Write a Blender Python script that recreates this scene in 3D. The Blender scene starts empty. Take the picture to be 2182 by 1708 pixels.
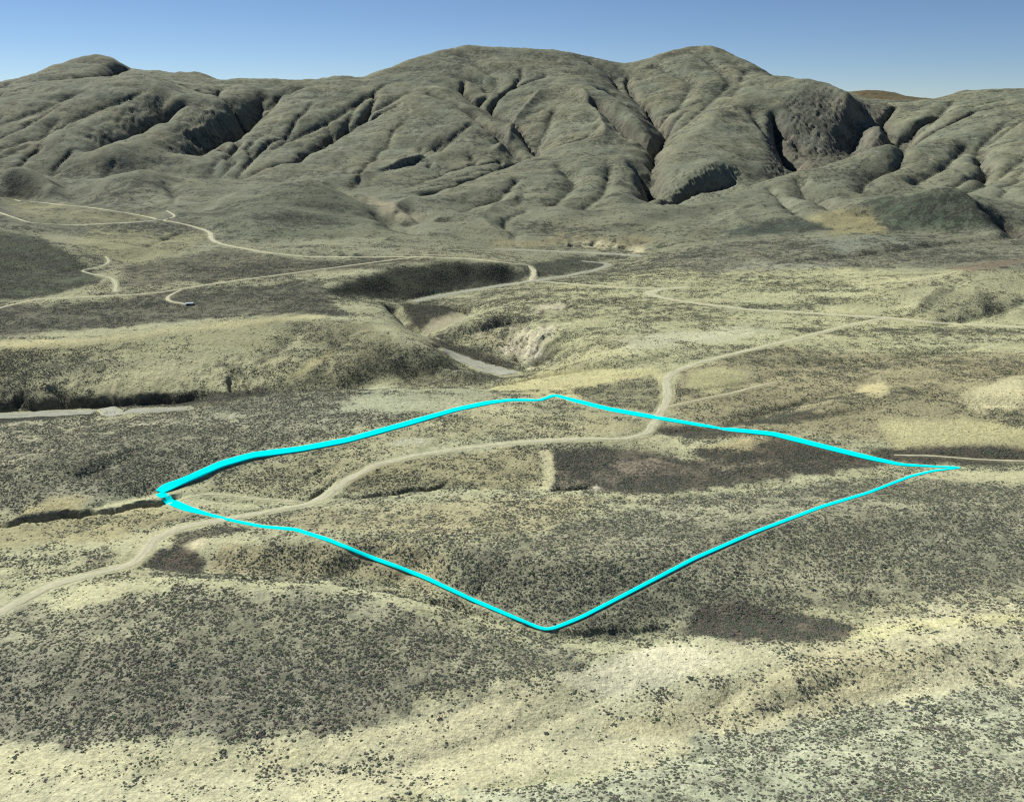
import bpy, math, random
import numpy as np

# ------------------------------------------------------------------ camera, sky, sun, exposure
scene = bpy.context.scene
COL = scene.collection
H = 300.0                                   # camera height above the mean valley floor (m)
PW, PH, PF = 2182.0, 1708.0, 1889.7         # picture units and focal length in those units
PITCH = math.radians(18.68)
cam_d = bpy.data.cameras.new("camera")
cam = bpy.data.objects.new("camera", cam_d); COL.objects.link(cam)
cam.location = (0, 0, H)
cam.rotation_euler = (math.pi/2 - PITCH, 0, 0)
cam_d.sensor_fit = 'HORIZONTAL'; cam_d.sensor_width = 36.0
cam_d.lens = 36.0*PF/PW
cam_d.clip_start = 1.0; cam_d.clip_end = 80000
scene.camera = cam

SUN_AZ = math.radians(-46)                  # clockwise from +Y (the view direction)
SUN_EL = math.radians(41)
world = bpy.data.worlds.new("World"); scene.world = world
world.use_nodes = True
nt = world.node_tree
bg = nt.nodes['Background']
sky = nt.nodes.new('ShaderNodeTexSky')
sky.sky_type = 'NISHITA'; sky.sun_disc = False
sky.sun_elevation = SUN_EL; sky.sun_rotation = SUN_AZ
sky.altitude = 5000; sky.air_density = 1.0; sky.dust_density = 0.0; sky.ozone_density = 4.0
nt.links.new(sky.outputs[0], bg.inputs[0]); bg.inputs[1].default_value = 0.068
sd = bpy.data.lights.new("sun", 'SUN'); sd.energy = 5.0; sd.angle = math.radians(0.5)
sd.color = (1.0, 0.985, 0.91)
sun = bpy.data.objects.new("sun", sd); COL.objects.link(sun)
sdir = (math.sin(SUN_AZ)*math.cos(SUN_EL), math.cos(SUN_AZ)*math.cos(SUN_EL), math.sin(SUN_EL))
from mathutils import Vector
sun.rotation_euler = Vector(sdir).to_track_quat('Z', 'Y').to_euler()
sun.location = (-300, 300, 900)
scene.view_settings.view_transform = 'Standard'
scene.view_settings.look = 'None'
scene.view_settings.exposure = 0.27
scene.view_settings.gamma = 1.0
scene.cycles.max_bounces = 4
scene.cycles.use_denoising = False
scene.cycles.pixel_filter_type = 'BLACKMAN_HARRIS'
scene.cycles.filter_width = 1.2

rng = np.random.default_rng(7)
random.seed(7)

# ------------------------------------------------------------------ geometry helpers
cp, sp = math.cos(PITCH), math.sin(PITCH)
def rays(px, py):
    """azimuth and tan(elevation) of the sight line through a picture point"""
    px = np.asarray(px, float); py = np.asarray(py, float)
    a = (px-PW/2)/PF; b = -(py-PH/2)/PF
    dx = a; dy = cp + b*sp; dz = -sp + b*cp
    h = np.hypot(dx, dy)
    return np.arctan2(dx, dy), dz/h
def project(x, y, z):
    zz = z-H
    f = y*cp - zz*sp; u = y*sp + zz*cp
    f = np.maximum(f, 1e-3)
    return PW/2 + PF*x/f, PH/2 - PF*u/f

_lat = rng.random((256, 256))
def vnoise(x, y, seed=0):
    x = x + seed*37.17; y = y + seed*91.73
    xi = np.floor(x).astype(int); yi = np.floor(y).astype(int)
    fx = x-xi; fy = y-yi
    fx = fx*fx*fx*(fx*(fx*6-15)+10); fy = fy*fy*fy*(fy*(fy*6-15)+10)
    x0 = xi & 255; x1 = (xi+1) & 255; y0 = yi & 255; y1 = (yi+1) & 255
    return (_lat[x0, y0]*(1-fx)+_lat[x1, y0]*fx)*(1-fy)+(_lat[x0, y1]*(1-fx)+_lat[x1, y1]*fx)*fy
def fbm(x, y, scale, octs=4, seed=0, gain=0.5):
    s = 0; a = 1; t = 0; f = 1.0/scale
    for k in range(octs):
        c, d = math.cos(0.7*k), math.sin(0.7*k)
        s = s + a*(vnoise((x*c-y*d)*f, (x*d+y*c)*f, seed+k*3)*2-1); t += a; a *= gain; f *= 2.03
    return s/t
def blur(a, n=1, ax=(0, 1)):
    for _ in range(n):
        for k in ax:
            p = np.concatenate([a.take([0], k), a, a.take([-1], k)], k)
            L = a.shape[k]
            a = 0.25*p.take(range(0, L), k)+0.5*p.take(range(1, L+1), k)+0.25*p.take(range(2, L+2), k)
    return a
def bilin(A, i, j):
    i = np.clip(i, 0, A.shape[0]-1.001); j = np.clip(j, 0, A.shape[1]-1.001)
    i0 = i.astype(int); j0 = j.astype(int); fi = i-i0; fj = j-j0
    return (A[i0, j0]*(1-fi)*(1-fj)+A[i0+1, j0]*fi*(1-fj)+A[i0, j0+1]*(1-fi)*fj+A[i0+1, j0+1]*fi*fj)
def dens(pts, step=4.0):
    """resample a polyline of (px, py, value...) densely"""
    P = np.array(pts, float); out = []
    for a, b in zip(P[:-1], P[1:]):
        n = max(1, int(math.hypot(*(b[:2]-a[:2]))/step))
        t = np.arange(n)[:, None]/n
        out.append(a+(b-a)*t)
    out.append(P[-1:]); return np.concatenate(out)
def smooth_line(P, n=6):
    P = P.copy()
    for _ in range(n):
        P[1:-1] = 0.25*P[:-2]+0.5*P[1:-1]+0.25*P[2:]
    return P

# ------------------------------------------------------------------ the lie of the land: heights and distances along crests and valleys
TERRAIN = [
('z', [(-300,2100,0),(1091,2100,0),(2600,2100,15)]),
('z', [(-200,1708,0),(400,1708,-4),(900,1700,-6),(1300,1708,2),(1800,1708,10),(2400,1708,18)]),
('z', [(300,1660,-6),(900,1640,-10),(1500,1560,-10),(1900,1490,-8),(2400,1400,-6)]),
('z', [(-200,1560,-2),(500,1560,-3),(900,1470,-3),(1300,1400,-4),(1600,1450,-2),(1900,1400,-1),(2400,1270,2)]),
('z', [(-200,1400,6),(400,1380,8),(900,1370,2)]),
('z', [(-200,1370,2),(100,1300,5),(200,1255,9),(400,1234,13),(650,1246,11),(850,1275,5),(950,1300,0)]),
('z', [(300,1203,-3),(420,1216,-4),(560,1224,-5),(700,1230,-5),(850,1248,-6),(950,1285,-7),(1050,1318,-8),(1165,1354,-9),(1300,1355,-9),(1450,1340,-8),(1800,1300,-6),(2400,1200,-2)]),
('z', [(420,1160,2),(600,1150,8),(800,1150,10),(1000,1160,12),(1200,1190,12),(1400,1180,11),(1700,1100,8),(2400,1060,8)]),
('z', [(-200,1150,-8),(0,1125,-8),(340,1075,-7),(600,1068,-6),(850,1045,-5),(960,1032,-5),(1250,1042,-5),(1500,1030,-5),(1850,1000,-6),(2400,985,-6)]),
('z', [(1250,1000,-4),(1400,1000,-4)]),
('z', [(740,1000,0),(1000,945,2),(1330,925,2)]),
('z', [(-200,1000,6),(0,990,8),(300,960,10),(600,900,8),(900,870,6)]),
('z', [(-200,912,-6),(0,903,-6),(250,878,-5),(430,850,-3),(600,832,0),(800,826,2),(1000,828,2),(1090,848,3),(1150,854,3)]),
('z', [(-200,905,-50),(0,888,-50),(200,880,-49),(430,868,-48)]),
('w', [(430,1020,-48),(600,1050,-47),(800,1090,-46),(950,1110,-45),(1060,1125,-43)]),
('w', [(600,1000,-30),(800,1010,-32),(950,1030,-34),(1040,1040,-34)]),
('z', [(1060,802,-43),(1000,776,-42),(960,752,-40)]),
('z', [(905,718,-38),(893,702,-38),(960,680,-34),(1000,672,-32),(930,662,-30),(880,650,-27),(950,630,-24),(1130,600,-18),(1280,572,-12),(1350,545,-8),(1200,535,-8),(1050,530,-6)]),
('z', [(-200,760,-7),(0,748,-6),(200,718,-3),(400,692,1),(600,678,4),(750,690,3),(830,700,0)]),
('z', [(830,700,3),(850,712,0),(920,748,-10),(1000,785,-24),(1050,806,-35)]),
('z', [(780,650,5),(822,656,4),(836,672,2),(846,690,-2)]),
('z', [(-200,870,-37),(0,845,-37),(50,838,-36),(150,839,-37),(300,831,-36),(450,817,-33)]),
('z', [(-200,893,-48),(0,872,-48),(200,866,-48),(430,855,-47)]),
('z', [(-200,820,-24),(0,790,-20),(300,770,-17),(600,750,-14),(750,790,-22),(850,790,-24)]),
('z', [(-200,660,3),(0,650,3),(300,630,5),(500,605,8),(680,592,8)]),
('z', [(-200,735,-9),(0,722,-8),(200,694,-6),(400,672,-2),(600,657,1),(750,655,2)]),
('z', [(0,600,10),(300,560,15),(500,540,18),(650,548,14),(850,548,14),(1000,549,14),(1100,562,10)]),
('z', [(690,622,8),(740,600,12),(830,572,16),(950,556,18),(1080,562,14),(1140,578,4)]),
('z', [(700,634,-2),(780,641,-14),(850,641,-24)]),
('z', [(950,618,-20),(1100,598,-16)]),
('z', [(-200,480,75),(0,490,62),(80,505,50),(150,540,32),(200,575,14)]),
('z', [(-200,640,9),(250,612,8)]),
('z', [(-200,420,42),(0,425,40),(200,440,38),(400,455,34),(480,470,32)]),
('z', [(0,448,36),(150,470,32),(300,466,30)]),
('D', [(430,455,2400),(500,420,2430),(580,400,2450),(640,388,2450),(700,400,2400),(760,430,2350),(840,480,2250),(880,495,2200)]),
('w', [(500,2750,50),(650,2750,50),(800,2650,45),(900,2500,38)]),
('D', [(180,420,2700),(230,380,2750),(290,362,2800),(340,370,2780),(385,400,2700)]),
('w', [(390,2640,52),(385,2760,56)]),
('D', [(405,410,2650),(430,395,2700),(475,404,2700)]),
('D', [(-200,370,2800),(0,355,2900),(60,352,2900),(110,385,2800),(140,415,2650)]),
('w', [(150,2750,52),(160,3000,60)]),
('w', [(-200,3200,80),(100,3150,75),(300,3100,72),(450,3000,65),(600,2900,62),(750,2650,52),(880,2450,42),(1000,2350,38),(1150,2350,38),(1300,2300,38),(1420,2350,45)]),
('D', [(1000,495,2050),(1100,488,2100),(1250,475,2150),(1400,470,2150),(1500,480,2050)]),
('z', [(1180,513,3),(1370,515,3)]),
('z', [(1180,530,-7),(1370,532,-7)]),
('z', [(1160,596,-12),(1230,580,-8)]),
('z', [(1370,590,8),(1500,580,10),(1800,585,14),(2000,590,18)]),
('z', [(1380,545,-2),(1450,510,14),(1560,490,22),(1800,492,26),(2182,505,30),(2400,500,30)]),
('z', [(1130,640,4),(1250,610,2),(1400,625,4),(1600,660,5),(1890,677,6),(2182,697,8),(2400,700,8)]),
('z', [(965,692,-16),(1030,668,-2),(1130,645,4)]),
('z', [(950,728,-36),(1040,765,-38),(1105,785,-39)]),
('z', [(1130,700,-4),(1230,740,-10),(1180,770,-26),(1130,793,-38)]),
('z', [(1250,720,2),(1400,740,6),(1600,720,8),(1900,740,10),(2400,760,12)]),
('z', [(1850,640,14),(1960,602,30),(2060,571,46),(2160,560,52),(2400,568,52)]),
('w', [(2060,1650,20),(2182,1700,18),(2400,1700,18)]),
('z', [(1250,830,-6),(1350,800,0),(1420,850,0)]),
('z', [(1470,790,8),(1560,800,8)]),
('z', [(1500,930,2),(1700,890,4),(1900,900,4),(2400,930,6)]),
('z', [(1750,850,12),(1900,835,14),(2400,830,18)]),
('z', [(1380,925,-4),(1500,905,-4),(1600,888,-4),(1720,865,-2),(1850,825,2)]),
('z', [(1030,832,-16),(1100,822,-24),(1180,800,-20),(1300,790,-6)]),
('D', [(1350,455,2350),(1420,438,2450),(1560,415,2600),(1650,388,2750),(1700,368,2800),(1800,335,2950),(1890,308,3050),(1960,300,3300)]),
('D', [(1560,478,2150),(1700,462,2200),(1780,440,2250),(1870,425,2250),(1940,410,2250),(2000,400,2250),(2040,405,2250),(2080,440,2200),(2140,485,2120)]),
('w', [(1650,2450,50),(1850,2600,60),(2000,2650,70),(2182,2500,60),(2400,2500,60)]),
('w', [(1430,2560,44),(1500,2640,44),(1600,2800,50),(1700,3150,65),(1800,3350,75),(1880,3500,90)]),
('D', [(1640,166,4300),(1720,165,4100),(1770,178,4000),(1830,200,3900),(1895,238,3750)]),
('w', [(1640,3150,90),(1720,3400,100),(1800,3600,105),(1870,3600,105)]),
('w', [(1800,3870,150),(1830,3830,140),(1865,3760,125),(1892,3680,112),(1915,3620,110)]),
('D', [(1600,200,4000),(1560,225,3800),(1600,260,3600),(1630,300,3350),(1640,340,3150),(1630,385,2900)]),
('D', [(1560,225,3800),(1520,250,3500),(1430,330,3050),(1385,400,2750)]),
('D', [(1720,166,4090),(1765,200,3980),(1775,250,3800),(1752,300,3620),(1738,345,3480)]),
('w', [(1800,3900,150),(1795,3750,120),(1775,3600,100),(1760,3480,85)]),
('w', [(1660,3300,85),(1675,3450,110),(1680,3600,140)]),
('D', [(1400,420,2600),(1480,370,2750),(1530,345,2850),(1560,365,2850)]),
('D', [(1960,225,4700),(1990,212,4600),(2060,190,4500),(2110,185,4500),(2182,188,4500),(2400,170,4500)]),
('D', [(1935,256,3900),(1960,250,3900),(2050,240,3900),(2182,225,3900),(2400,210,3900)]),
('D', [(1900,330,3200),(2000,300,3400),(2100,310,3300),(2182,290,3400),(2400,270,3400)]),
('D', [(1740,205,8500),(1790,196,8500),(1840,190,8500),(1870,188,8500),(1920,203,8400),(1980,213,8400),(2100,217,8400)]),
('w', [(1850,5500,255),(1950,5500,255)]),
('D', [(-300,185,4600),(-100,180,4600),(0,178,4600),(30,175,4600),(90,150,4900),(150,125,5000),(210,112,5000),(240,118,5000),(270,140,4900),(330,152,4800),(400,155,4700),(430,152,4600),(460,172,4500),(520,171,4400),(640,170,4400),(700,168,4400),(780,165,4400),(850,135,4600),(920,112,4800),(990,93,4900),(1060,97,4900),(1120,100,4900),(1200,106,4800),(1260,118,4800),(1330,137,4800),(1400,112,4900),(1480,91,4900),(1530,95,4900),(1580,120,4800),(1640,160,4600)]),
('w', [(-400,5700,200),(300,5800,200),(900,5900,200),(1700,5700,200)]),
('w', [(2000,5500,220),(2500,5500,220)]),
('w', [(-400,7500,150),(900,7500,150),(1700,7500,150)]),
('w', [(-400,9590,100),(900,9590,100),(1700,9590,100)]),
('D', [(90,180,4300),(200,170,4200),(300,165,4100),(370,185,3900),(385,195,3800)]),
('D', [(388,205,4050),(330,232,3700),(250,270,3500),(190,303,3350)]),
('D', [(560,180,4300),(480,215,3900),(400,250,3600),(300,300,3300),(200,340,3150)]),
('D', [(610,185,4300),(545,237,3900),(470,272,3600),(410,313,3350),(360,328,3250)]),
('D', [(780,167,4390),(700,185,4200),(600,225,3900),(500,290,3500),(430,330,3250)]),
('D', [(850,152,4500),(895,165,4300),(960,205,3900),(1020,245,3600),(1080,280,3400),(1105,310,3250),(1110,325,3150)]),
('D', [(800,250,3700),(700,300,3450),(600,340,3150)]),
('D', [(975,200,4200),(1000,213,4050),(1060,253,3800),(1110,288,3550),(1135,318,3350),(1155,330,3250)]),
('D', [(1150,150,4500),(1200,165,4200),(1270,185,3950),(1310,210,3750),(1340,240,3550),(1375,275,3400)]),
('D', [(1200,200,3900),(1170,240,3650),(1160,290,3450)]),
('D', [(1330,170,4600),(1350,210,4200),(1400,262,3850),(1425,283,3650),(1400,320,3350),(1390,350,3100),(1392,405,2800)]),
('D', [(1240,225,3700),(1290,270,3450),(1330,310,3200),(1370,325,3100)]),
('D', [(1100,352,3000),(1200,330,3050),(1290,330,3000),(1340,345,2900),(1372,375,2800)]),
('D', [(950,400,2700),(1050,372,2780),(1180,385,2650),(1300,380,2650),(1370,420,2500)]),
('D', [(880,400,2750),(1000,352,3050),(1120,338,3150)]),
('D', [(900,470,2150),(960,455,2250),(1040,440,2350),(1100,445,2300)]),
('D', [(1120,470,2120),(1200,455,2200),(1290,445,2250),(1360,455,2180)]),
('D', [(560,375,2900),(660,350,3050),(740,345,3100)]),
('D', [(250,335,3150),(330,320,3250),(420,335,3150)])
]

AZ0, AZ1 = math.radians(-54), math.radians(54)
V0, V1 = math.log(110.0), math.log(9600.0)
def solve_base(nu, nv, iters, init=None):
    num = np.zeros((nu, nv)); den = np.zeros((nu, nv))
    for kind, pts in TERRAIN:
        P = dens(pts, 6.0)
        if kind == 'w':
            P = dens([(p[0], p[1]/4, p[2]) for p in pts], 6.0); P[:, 1] *= 4
            az = np.arctan((P[:, 0]-PW/2)/PF); D = P[:, 1]; z = P[:, 2]
        else:
            az, te = rays(P[:, 0], P[:, 1])
            if kind == 'z':
                z = P[:, 2]; D = (z-H)/te
            else:
                D = P[:, 2]; z = H + D*te
        u = (az-AZ0)/(AZ1-AZ0)*(nu-1); v = (np.log(np.maximum(D, 50))-V0)/(V1-V0)*(nv-1)
        ok = (u >= 0) & (u <= nu-1) & (v >= 0) & (v <= nv-1)
        i = np.round(u[ok]).astype(int); j = np.round(v[ok]).astype(int)
        np.add.at(num, (i, j), z[ok]); np.add.at(den, (i, j), 1)
    m = den > 0; tgt = np.where(m, num/np.maximum(den, 1), 0)
    Z = tgt.copy() if init is None else init
    Z[m] = tgt[m]
    for _ in range(iters):
        p = np.pad(Z, 1, mode='edge')
        Z = 0.25*(p[:-2, 1:-1]+p[2:, 1:-1]+p[1:-1, :-2]+p[1:-1, 2:])
        Z[m] = tgt[m]
    return Z, m, tgt
def resize(A, nu, nv):
    i, j = np.meshgrid(np.linspace(0, A.shape[0]-1, nu), np.linspace(0, A.shape[1]-1, nv), indexing='ij')
    return bilin(A, i, j)
Z = None
for (nu, nv, it) in ((28, 34, 500), (55, 67, 400), (109, 133, 300), (217, 265, 250), (433, 529, 200)):
    Z, m, tgt = solve_base(nu, nv, it, None if Z is None else resize(Z, nu, nv))
# round the tent-shaped crests, keeping them at height
B = blur(Z, 4)
for _ in range(3):
    r = np.where(m, tgt-B, 0.0); w = blur(m.astype(float), 4); r = blur(r, 4)
    B = B + np.clip(r/np.maximum(w, 0.08), -25, 25)*np.minimum(1, w*2.5)
B = blur(B, 2)
BN = B.shape
def base_h(x, y):
    az = np.arctan2(x, y); d = np.hypot(x, y)
    return bilin(B, (az-AZ0)/(AZ1-AZ0)*(BN[0]-1), (np.log(np.maximum(d, 60))-V0)/(V1-V0)*(BN[1]-1))

# ------------------------------------------------------------------ running water: stream-power erosion on two plain grids
def erode(x0, x1, y0, y1, cell, steps, K, diff, amp, nscale, keep, Ac=0.0):
    nx = int((x1-x0)/cell); ny = int((y1-y0)/cell)
    X, Y = np.meshgrid(x0+np.arange(nx)*cell, y0+np.arange(ny)*cell, indexing='ij')
    Z0 = base_h(X, Y)
    h = Z0 + amp*fbm(X, Y, nscale, 5, 11) + amp*0.25*(1-np.abs(fbm(X+60*fbm(X, Y, 300, 2, 3), Y, nscale*0.5, 3, 23))*2)
    N = nx*ny; idx = np.arange(N).reshape(nx, ny)
    nb = [(1, 0), (-1, 0), (0, 1), (0, -1), (1, 1), (1, -1), (-1, 1), (-1, -1)]
    jit = rng.random((8, nx, ny))*0.25+0.875
    for s in range(steps):
        best = np.zeros((nx, ny)); rec = idx.copy(); dist = np.full((nx, ny), cell)
        hp = np.pad(h, 1, constant_values=1e9); ip = np.pad(idx, 1)
        for k, (a, b) in enumerate(nb):
            L = cell*math.hypot(a, b)
            g = (h-hp[1+a:1+a+nx, 1+b:1+b+ny])/L*jit[k]
            mk = g > best
            best[mk] = g[mk]; rec[mk] = ip[1+a:1+a+nx, 1+b:1+b+ny][mk]; dist[mk] = L
        hf = h.ravel(); order = np.argsort(-hf)
        A = [cell*cell]*N; rl = rec.ravel().tolist(); ol = order.tolist()
        for i in ol:
            r = rl[i]
            if r != i: A[r] += A[i]
        A = np.array(A)
        F = (K*np.sqrt(np.maximum(A-Ac, 0))/dist.ravel()).tolist(); hl = hf.tolist()
        for i in reversed(ol):
            r = rl[i]
            if r != i and hl[r] < hl[i]:
                f = F[i]; hl[i] = (hl[i]+f*hl[r])/(1+f)
        h = np.array(hl).reshape(nx, ny)
        h = h*(1-diff)+blur(h, 1)*diff
    d = h-Z0
    low = resize(blur(resize(d, nx//4, ny//4), keep), nx, ny)
    d = d-low*0.8
    wx = np.clip(np.minimum(X-x0, x1-X)/(14*cell), 0, 1); wy = np.clip(np.minimum(Y-y0, y1-Y)/(14*cell), 0, 1)
    return d*wx*wy, (x0, y0, cell)
E1 = erode(-4300, 4300, 1750, 6400, 12.0, 16, 0.060, 0.16, 22.0, 520, 60, 30000.0)
E2 = erode(-1700, 1700, 150, 2300, 5.0, 10, 0.03, 0.5, 2.2, 150, 8)
def esample(E, x, y):
    A, (x0, y0, c) = E
    i = (x-x0)/c; j = (y-y0)/c
    ok = (i > 0) & (i < A.shape[0]-1) & (j > 0) & (j < A.shape[1]-1)
    return np.where(ok, bilin(A, i, j), 0)

# ------------------------------------------------------------------ the fine polar grid
NU, NV = 1180, 1330
az = np.linspace(AZ0, AZ1, NU); lv = np.linspace(V0, V1, NV)
AZ, LV = np.meshgrid(az, lv, indexing='ij')
DD = np.exp(LV); GX = DD*np.sin(AZ); GY = DD*np.cos(AZ)
GZ = resize(B, NU, NV); GZ = blur(GZ, 3)
GZ += esample(E1, GX, GY)*0.52 + esample(E2, GX, GY)*(0.24+0.36*np.clip((DD-850)/500, 0, 1))
far = np.clip((DD-2000)/1500, 0, 1)
GZ += (0.6+4*far)*fbm(GX, GY, 60, 4, 51)*np.clip(DD/900, 0.3, 1)
GZ += (0.13+1.6*far)*fbm(GX, GY, 16, 3, 61)+far*2.6*fbm(GX, GY, 38, 3, 63)
mid_ = np.clip((DD-1230)/250, 0, 1)*np.clip((2200-DD)/300, 0, 1)
GZ += mid_*3.0*(1-2.4*np.abs(fbm(GX+40*fbm(GX, GY, 200, 2, 301), GY, 130, 3, 311, 0.5)))
wx_ = GX+90*fbm(GX, GY, 500, 2, 201); wy_ = GY+90*fbm(GX, GY, 500, 2, 211)
low_ = np.clip((DD-1750)/400, 0, 1)*np.clip((3300-DD)/900, 0, 1)
GZ += (far*7+low_*13)*(1-2.4*np.abs(fbm(wx_, wy_, 250, 3, 221, 0.45)))      # irregular spurs and draws
GZ[:, DD[0] > 8900] -= 0
def gij(x, y):
    return (np.arctan2(x, y)-AZ0)/(AZ1-AZ0)*(NU-1), (np.log(np.hypot(x, y))-V0)/(V1-V0)*(NV-1)
def gz(x, y):
    i, j = gij(np.asarray(x, float), np.asarray(y, float)); return bilin(GZ, i, j)
TE = (GZ-H)/DD
CMX = np.maximum.accumulate(TE, axis=1)
def hit(px, py):
    """first point of the land seen through each picture point"""
    a, te = rays(px, py); a = np.atleast_1d(a); te = np.atleast_1d(te)
    ui = np.clip((a-AZ0)/(AZ1-AZ0)*(NU-1), 0, NU-1.001); out = []
    for u, t, aa in zip(ui, te, a):
        i = int(u); f = u-i
        prof = CMX[i]*(1-f)+CMX[i+1]*f
        j = int(np.searchsorted(prof, t))
        if j >= NV: out.append((np.nan, np.nan)); continue
        if j > 0:
            g = (t-prof[j-1])/max(1e-9, prof[j]-prof[j-1]); jj = j-1+min(1, max(0, g))
        else: jj = 0
        d = math.exp(V0+jj*(V1-V0)/(NV-1)); out.append((d*math.sin(aa), d*math.cos(aa)))
    return np.array(out)
def trace(pts, step=5.0, sm=6, world_step=None):
    """a traced line put on the land: x, y (+ extra values)"""
    P = dens(pts, step); w = hit(P[:, 0], P[:, 1])
    Q = np.concatenate([w, P[:, 2:]], 1); Q = Q[~np.isnan(Q[:, 0])]
    Q = smooth_line(Q, sm)
    if world_step:
        s = np.concatenate([[0], np.cumsum(np.hypot(*np.diff(Q[:, :2], axis=0).T))])
        n = max(2, int(s[-1]/world_step)); t = np.linspace(0, s[-1], n)
        Q = np.stack([np.interp(t, s, Q[:, k]) for k in range(Q.shape[1])], 1)
    return Q
def near_line(Q, R, vals=True):
    """for grid vertices within R(max) of polyline Q: flat index, distance, interpolated extras, side"""
    ds = np.full(NU*NV, np.inf, np.float32); ex = {}
    best = ds; ext = np.zeros((NU*NV, max(1, Q.shape[1]-2)), np.float32); side = np.zeros(NU*NV, np.float32)
    touched = []
    for a, b in zip(Q[:-1], Q[1:]):
        L2 = (b[0]-a[0])**2+(b[1]-a[1])**2
        if L2 < 1e-6: continue
        cx = np.array([a[0]-R, a[0]+R, b[0]-R, b[0]+R]); cy = np.array([a[1]-R, a[1]+R, b[1]-R, b[1]+R])
        xx, yy = np.meshgrid([min(a[0], b[0])-R, max(a[0], b[0])+R], [min(a[1], b[1])-R, max(a[1], b[1])+R])
        i, j = gij(xx.ravel(), np.maximum(yy.ravel(), 1)); 
        i0, i1 = max(0, int(i.min())), min(NU, int(i.max())+2); j0, j1 = max(0, int(j.min())-1), min(NV, int(j.max())+2)
        if i0 >= i1 or j0 >= j1: continue
        X = GX[i0:i1, j0:j1]; Y = GY[i0:i1, j0:j1]
        t = np.clip(((X-a[0])*(b[0]-a[0])+(Y-a[1])*(b[1]-a[1]))/L2, 0, 1)
        d = np.hypot(X-a[0]-t*(b[0]-a[0]), Y-a[1]-t*(b[1]-a[1]))
        fi = (np.arange(i0, i1)[:, None]*NV+np.arange(j0, j1)[None, :])
        mk = (d < R) & (d < best[fi])
        if not mk.any(): continue
        f = fi[mk]; best[f] = d[mk]; touched.append(f)
        if Q.shape[1] > 2:
            ext[f] = (a[2:]+(b[2:]-a[2:])*t[mk][:, None])
        side[f] = np.sign((X-a[0])*(b[1]-a[1])-(Y-a[1])*(b[0]-a[0]))[mk]
    if not touched: return np.zeros(0, int), None, None, None
    f = np.unique(np.concatenate(touched))
    return f, best[f], ext[f], side[f]

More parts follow.
